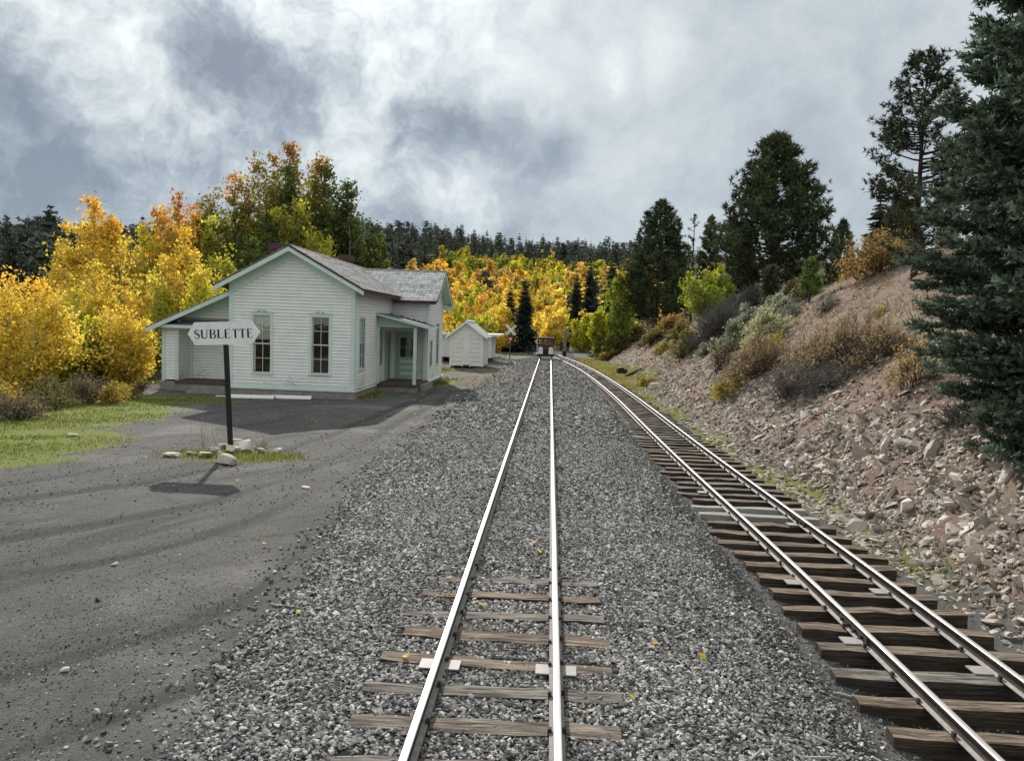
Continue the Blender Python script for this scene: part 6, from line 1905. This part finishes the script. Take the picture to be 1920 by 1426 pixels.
stones('yard_pebbles', [(16000, (-9, -2.2), (3.5, 10), .010, .028, yardk), (7000, (-13, -2.3), (10, 24), .02, .045, yardk), (22000, (1.7, 4.9), (4.5, 12), .012, .036, cindk), (3000, (1.7, 5.0), (12, 30), .025, .05, cindk)],
       YK, 'fine grit and pebbles loose on the cinders', 'gravel', r, (.5, .9), .2)
def bankk(x, y):
    d = np.exp(-((x-6.3)/1.5)**2)
    k = np.clip(d+.30*(wob(x, y, .7, 71) > .2), 0, 1)*(x > siding_x(y)+1.25)
    k = k*np.where((y < 12.5) & (x > 6.6+(y-9)*.25), .06, 1.0)
    return k*np.where(x > 9, .35, 1)
stones('rubble', [(13000, (4.9, 10.5), (6.5, 14), .03, .15, bankk), (16000, (4.9, 12), (14, 26), .04, .18, bankk), (10000, (4.9, 13), (26, 48), .07, .20, bankk), (2500, (5.2, 12), (48, 75), .10, .22, bankk)],
       RK, 'pinkish broken stone rubble covering the cut bank', 'rubble', r, (.45, .9), .2, .3)

# ------------------------------------------------------------------ grass, weeds and litter
def grass_obj(name, x, y, hgt, r, cols, label, wd=.006, lean_=.35, cat='grass'):
    n = len(x)
    h = hgt*r.uniform(.5, 1.3, n)
    a = r.uniform(0, 6.28, n)
    b = np.stack([x, y, height(x, y)-.01], 1)
    tip = b+np.stack([np.cos(a)*h*lean_*r.uniform(.2, 1.4, n), np.sin(a)*h*lean_*r.uniform(.2, 1.4, n), h], 1)
    s = np.stack([np.sin(a), -np.cos(a), 0*a], 1)*np.maximum(wd, .0006*np.hypot(x, y))[:, None]
    mid = (b+tip)*.5+np.array([0, 0, 1])*h[:, None]*.08
    V = np.stack([b-s, b+s, mid+s*.7, mid-s*.7, tip], 1).reshape(-1, 3)
    i = np.arange(n)[:, None]*5
    F = np.concatenate([i+np.array([0, 1, 2, 3]), i+np.array([3, 2, 4, 4])])
    # tips as quads with a doubled corner are avoided: use a tiny edge instead
    V2 = np.stack([b-s, b+s, mid+s*.7, mid-s*.7, tip+s*.12, tip-s*.12], 1).reshape(-1, 3)
    i = np.arange(n)[:, None]*6
    F = np.concatenate([i+np.array([0, 1, 2, 3]), i+np.array([3, 2, 4, 5])])
    cols = np.array(cols)
    c = cols[r.randint(len(cols), size=n)]*r.uniform(.7, 1.3, (n, 1))
    return tag(add(name, npmesh(name, V2, F, M['blade'], col=np.repeat(c, 6, 0))), label, cat, kind='stuff')
r = np.random.RandomState(66)
def ellf(x, y, cx, cy, rx, ry, rot=0):
    c, s = math.cos(rot), math.sin(rot)
    u = ((x-cx)*c+(y-cy)*s)/rx; v = (-(x-cx)*s+(y-cy)*c)/ry
    return np.clip(1.5-np.sqrt(u*u+v*v)*1.2, 0, 1)
def lawn(x, y):
    g = np.maximum.reduce([ellf(x, y, -12.6, 15.6, 2.8, 2.4, .7), ellf(x, y, -14.5, 20.5, 3.0, 4.2), ellf(x, y, -10.7, 13.6, 1.8, .7, .5)*.7, ellf(x, y, -14, 25.5, 3.2, 1.4)*.6])
    return g*np.clip(.55+1.0*wob(x, y, 1.6, 81)+.4*wob(x, y, 4.0, 82), 0, 1)
x, y = scatter_pts(60000, (-17, -8.6), (11.5, 27), r, lawn)
GC = [(.135, .18, .028), (.19, .21, .04), (.25, .225, .07), (.10, .14, .025)]
grass_obj('lawn_grass', x, y, .055, r, GC, 'short bright green grass patch on the far side of the yard')
x, y = scatter_pts(9000, (-8.6, -5.0), (14.2, 17.2), r, lambda x, y: np.maximum(ellf(x, y, -5.9, 15.4, .75, .55), ellf(x, y, -7.3, 15.3, .9, .6)*.8))
grass_obj('sign_grass', x, y, .075, r, GC+[(.27, .24, .08)], 'grass tuft around the stones at the sign foot')
x, y = scatter_pts(9000, (-8, -4.6), (26.5, 50), r, lambda x, y: np.maximum.reduce([ellf(x, y, -7.1, 29.0, .45, 1.7), ellf(x, y, -5.35, 36.4, .35, 2.4), ellf(x, y, -7.2, 46, 1.0, 3.0), ellf(x, y, -5.4, 38.9, .8, .8)*.6]))
grass_obj('station_grass', x, y, .12, r, [(.10, .14, .03), (.15, .17, .04), (.24, .20, .06)], 'grass growing along the station foundation')
def sgr(x, y):
    c = siding_x(y)
    return np.clip(np.exp(-((x-c-1.45)/.35)**2)*sstep(8, 10.5, y)*np.clip(.45+wob(x, y, .9, 83), 0, 1)*.8+np.exp(-((x-c-2.2)/.9)**2)*sstep(36, 45, y)*sstep(75, 66, y)+np.exp(-((x-c)/.4)**2)*sstep(17, 24, y)*np.clip(wob(x, y, .7, 87), 0, 1)*.4, 0, 1)
x, y = scatter_pts(46000, (2.6, 6.5), (8, 74), r, sgr)
grass_obj('siding_grass', x, y, .10, r, [(.26, .235, .06), (.36, .31, .10), (.18, .20, .045), (.38, .30, .13)], 'dry yellowish grass strip along the far side of the siding')
x, y = scatter_pts(40000, (5.2, 17), (7, 50), r, lambda x, y: np.clip(.08+.7*sstep(7.8, 11, x)*(wob(x, y, .8, 89) > -.2)+.8*(y < 13)*(x > 6.6), 0, 1))
grass_obj('bank_grass', x, y, .13, r, [(.23, .165, .09), (.28, .21, .12), (.18, .125, .07), (.21, .19, .08), (.20, .09, .05)], 'sparse dry brown grass on the cut bank', lean_=.8)
x, y = scatter_pts(700, (-8, -4), (44, 80), r, lambda x, y: .6*ellf(x, y, -4, 70, 3, 4)+.2)
grass_obj('shed_grass', x, y, .14, r, [(.21, .20, .06), (.28, .25, .09)], 'thin dry grass by the sheds and crossing sign')
# tall dry stalks by the sign
for (x, y, lab) in ((-7.75, 16.1, 'clump of tall dry weed stalks beside the sign post'),):
    L = []
    rs2 = np.random.RandomState(5)
    for k in range(9):
        bx_, by_ = rs2.normal(0, .16, 2); hh_ = rs2.uniform(.4, 1.25)
        L.append(tube_np(np.array([[bx_, by_, -.02], [bx_+rs2.normal(0, .03), by_, hh_*.5], [bx_+rs2.normal(0, .08), by_, hh_]]), np.array([.005, .004, .002]), 3))
    v, f = joinvf(L)
    tag(add('weed', npmesh('weed', v, f, M['twig'], col=np.array([(.30, .25, .14)]*len(v))), None, (x, y, hz(x, y))), lab, 'plant')
# fallen leaves, one by one
LM = []
for k in range(3):
    rs2 = np.random.RandomState(60+k)
    pts = [(math.cos(a)*.5*(1 if 0 < i < 7 else 1.15), math.sin(a)*.42, .06*math.sin(2*a)+.04*rs2.rand()) for i, a in enumerate(np.linspace(0, 2*PI, 9)[:-1])]
    me = bpy.data.meshes.new('fallen_leaf'); me.from_pydata(pts+[(0, 0, .0)], [], [(i, (i+1) % 8, 8) for i in range(8)]); me.materials.append(M['leaf']); 
    at = me.attributes.new('Col', 'FLOAT_COLOR', 'POINT'); at.data.foreach_set('color', [1.0]*36)
    LM.append(me)
leafpx = [(-.62, 7.35), (-.12, 9.6), (-.05, 9.2), (-1.05, 8.1), (.02, 13.6), (-1.6, 16.2), (-2.3, 18.8), (1.05, 6.65), (.72, 5.6), (1.45, 6.5), (.3, 5.35), (-1.15, 6.1), (-.9, 11.5), (.9, 12.8), (-1.9, 12.2), (1.6, 8.9), (-.3, 17), (.5, 20), (-2.0, 24), (-1.3, 21), (-2.4, 7.0), (-3.6, 9.2), (-5.5, 12.8), (-8.2, 14.6), (-9.6, 16.8), (.2, 26)]
for k, (x, y) in enumerate(leafpx):
    o = add('fallen_leaf', LM[k % 3], None, (x, y, hz(x, y)+.05), (r.normal(0, .3), r.normal(0, .3), r.uniform(0, 6)), r.uniform(.05, .075))
    o.color = [(.75, .50, .02, 1), (.70, .30, .02, 1), (.72, .62, .05, 1)][k % 3]
    tag(o, 'single fallen %s aspen leaf lying on the gravel' % ('golden', 'orange', 'yellow')[k % 3], 'leaf', 'fallen leaves on the gravel')
n = 900
x = np.concatenate([r.normal(-3.6, 1.1, n//2), r.normal(-1.0, .7, n//4), r.uniform(-8, -2.5, n//4)]); y = np.concatenate([r.normal(42, 5, n//2), r.normal(46, 6, n//4), r.uniform(18, 50, n//4)])
z = height(x, y)+.02
nr = unit(r.normal(0, .35, (len(x), 3))+np.array([0, 0, 1.]))
V, F = quads(np.stack([x, y, z], 1), nr, r.uniform(.07, .13, len(x)), r, .8)
c = np.array([(.42, .30, .07), (.36, .20, .04), (.40, .33, .12)])[r.randint(3, size=len(x))]
tag(add('leaf_litter', npmesh('leaf_litter', V, F, M['leaf'], col=np.repeat(c, 3, 0))), 'drift of tan fallen leaves on the gravel before the sheds', 'leaf litter', kind='stuff')
# wood splinters on the cinders beside the siding
SPL = [(2.3, 6.9, .9), (2.15, 5.5, -.6), (2.45, 6.1, .4), (2.6, 5.9, 1.2), (2.0, 5.2, .2), (2.55, 5.4, -.9), (1.5, 5.0, .9), (2.75, 6.5, -.3)]
SM = MB().hexa([(-.5, -.06, 0), (.5, -.03, 0), (.5, .03, 0), (-.5, .06, 0), (-.45, -.05, .07), (.42, -.02, .05), (.42, .03, .05), (-.45, .04, .07)]).mesh('wood_splinter', M['paletie'])
for k, (x, y, a) in enumerate(SPL):
    tag(add('wood_splinter', SM, None, (x, y, hz(x, y)+.012), (0, .05, a), (r.uniform(.12, .28), .22, .25)), 'pale splinter of wood on the dark cinders beside the siding ties', 'splinter', 'splinters beside the siding')
tag(add('timber', TIEM[4], None, (-.36, 6.32, -.15), (.1, .02, .35), (.085, .28, .3)), 'short dark broken stick lying between two main line ties', 'stick')
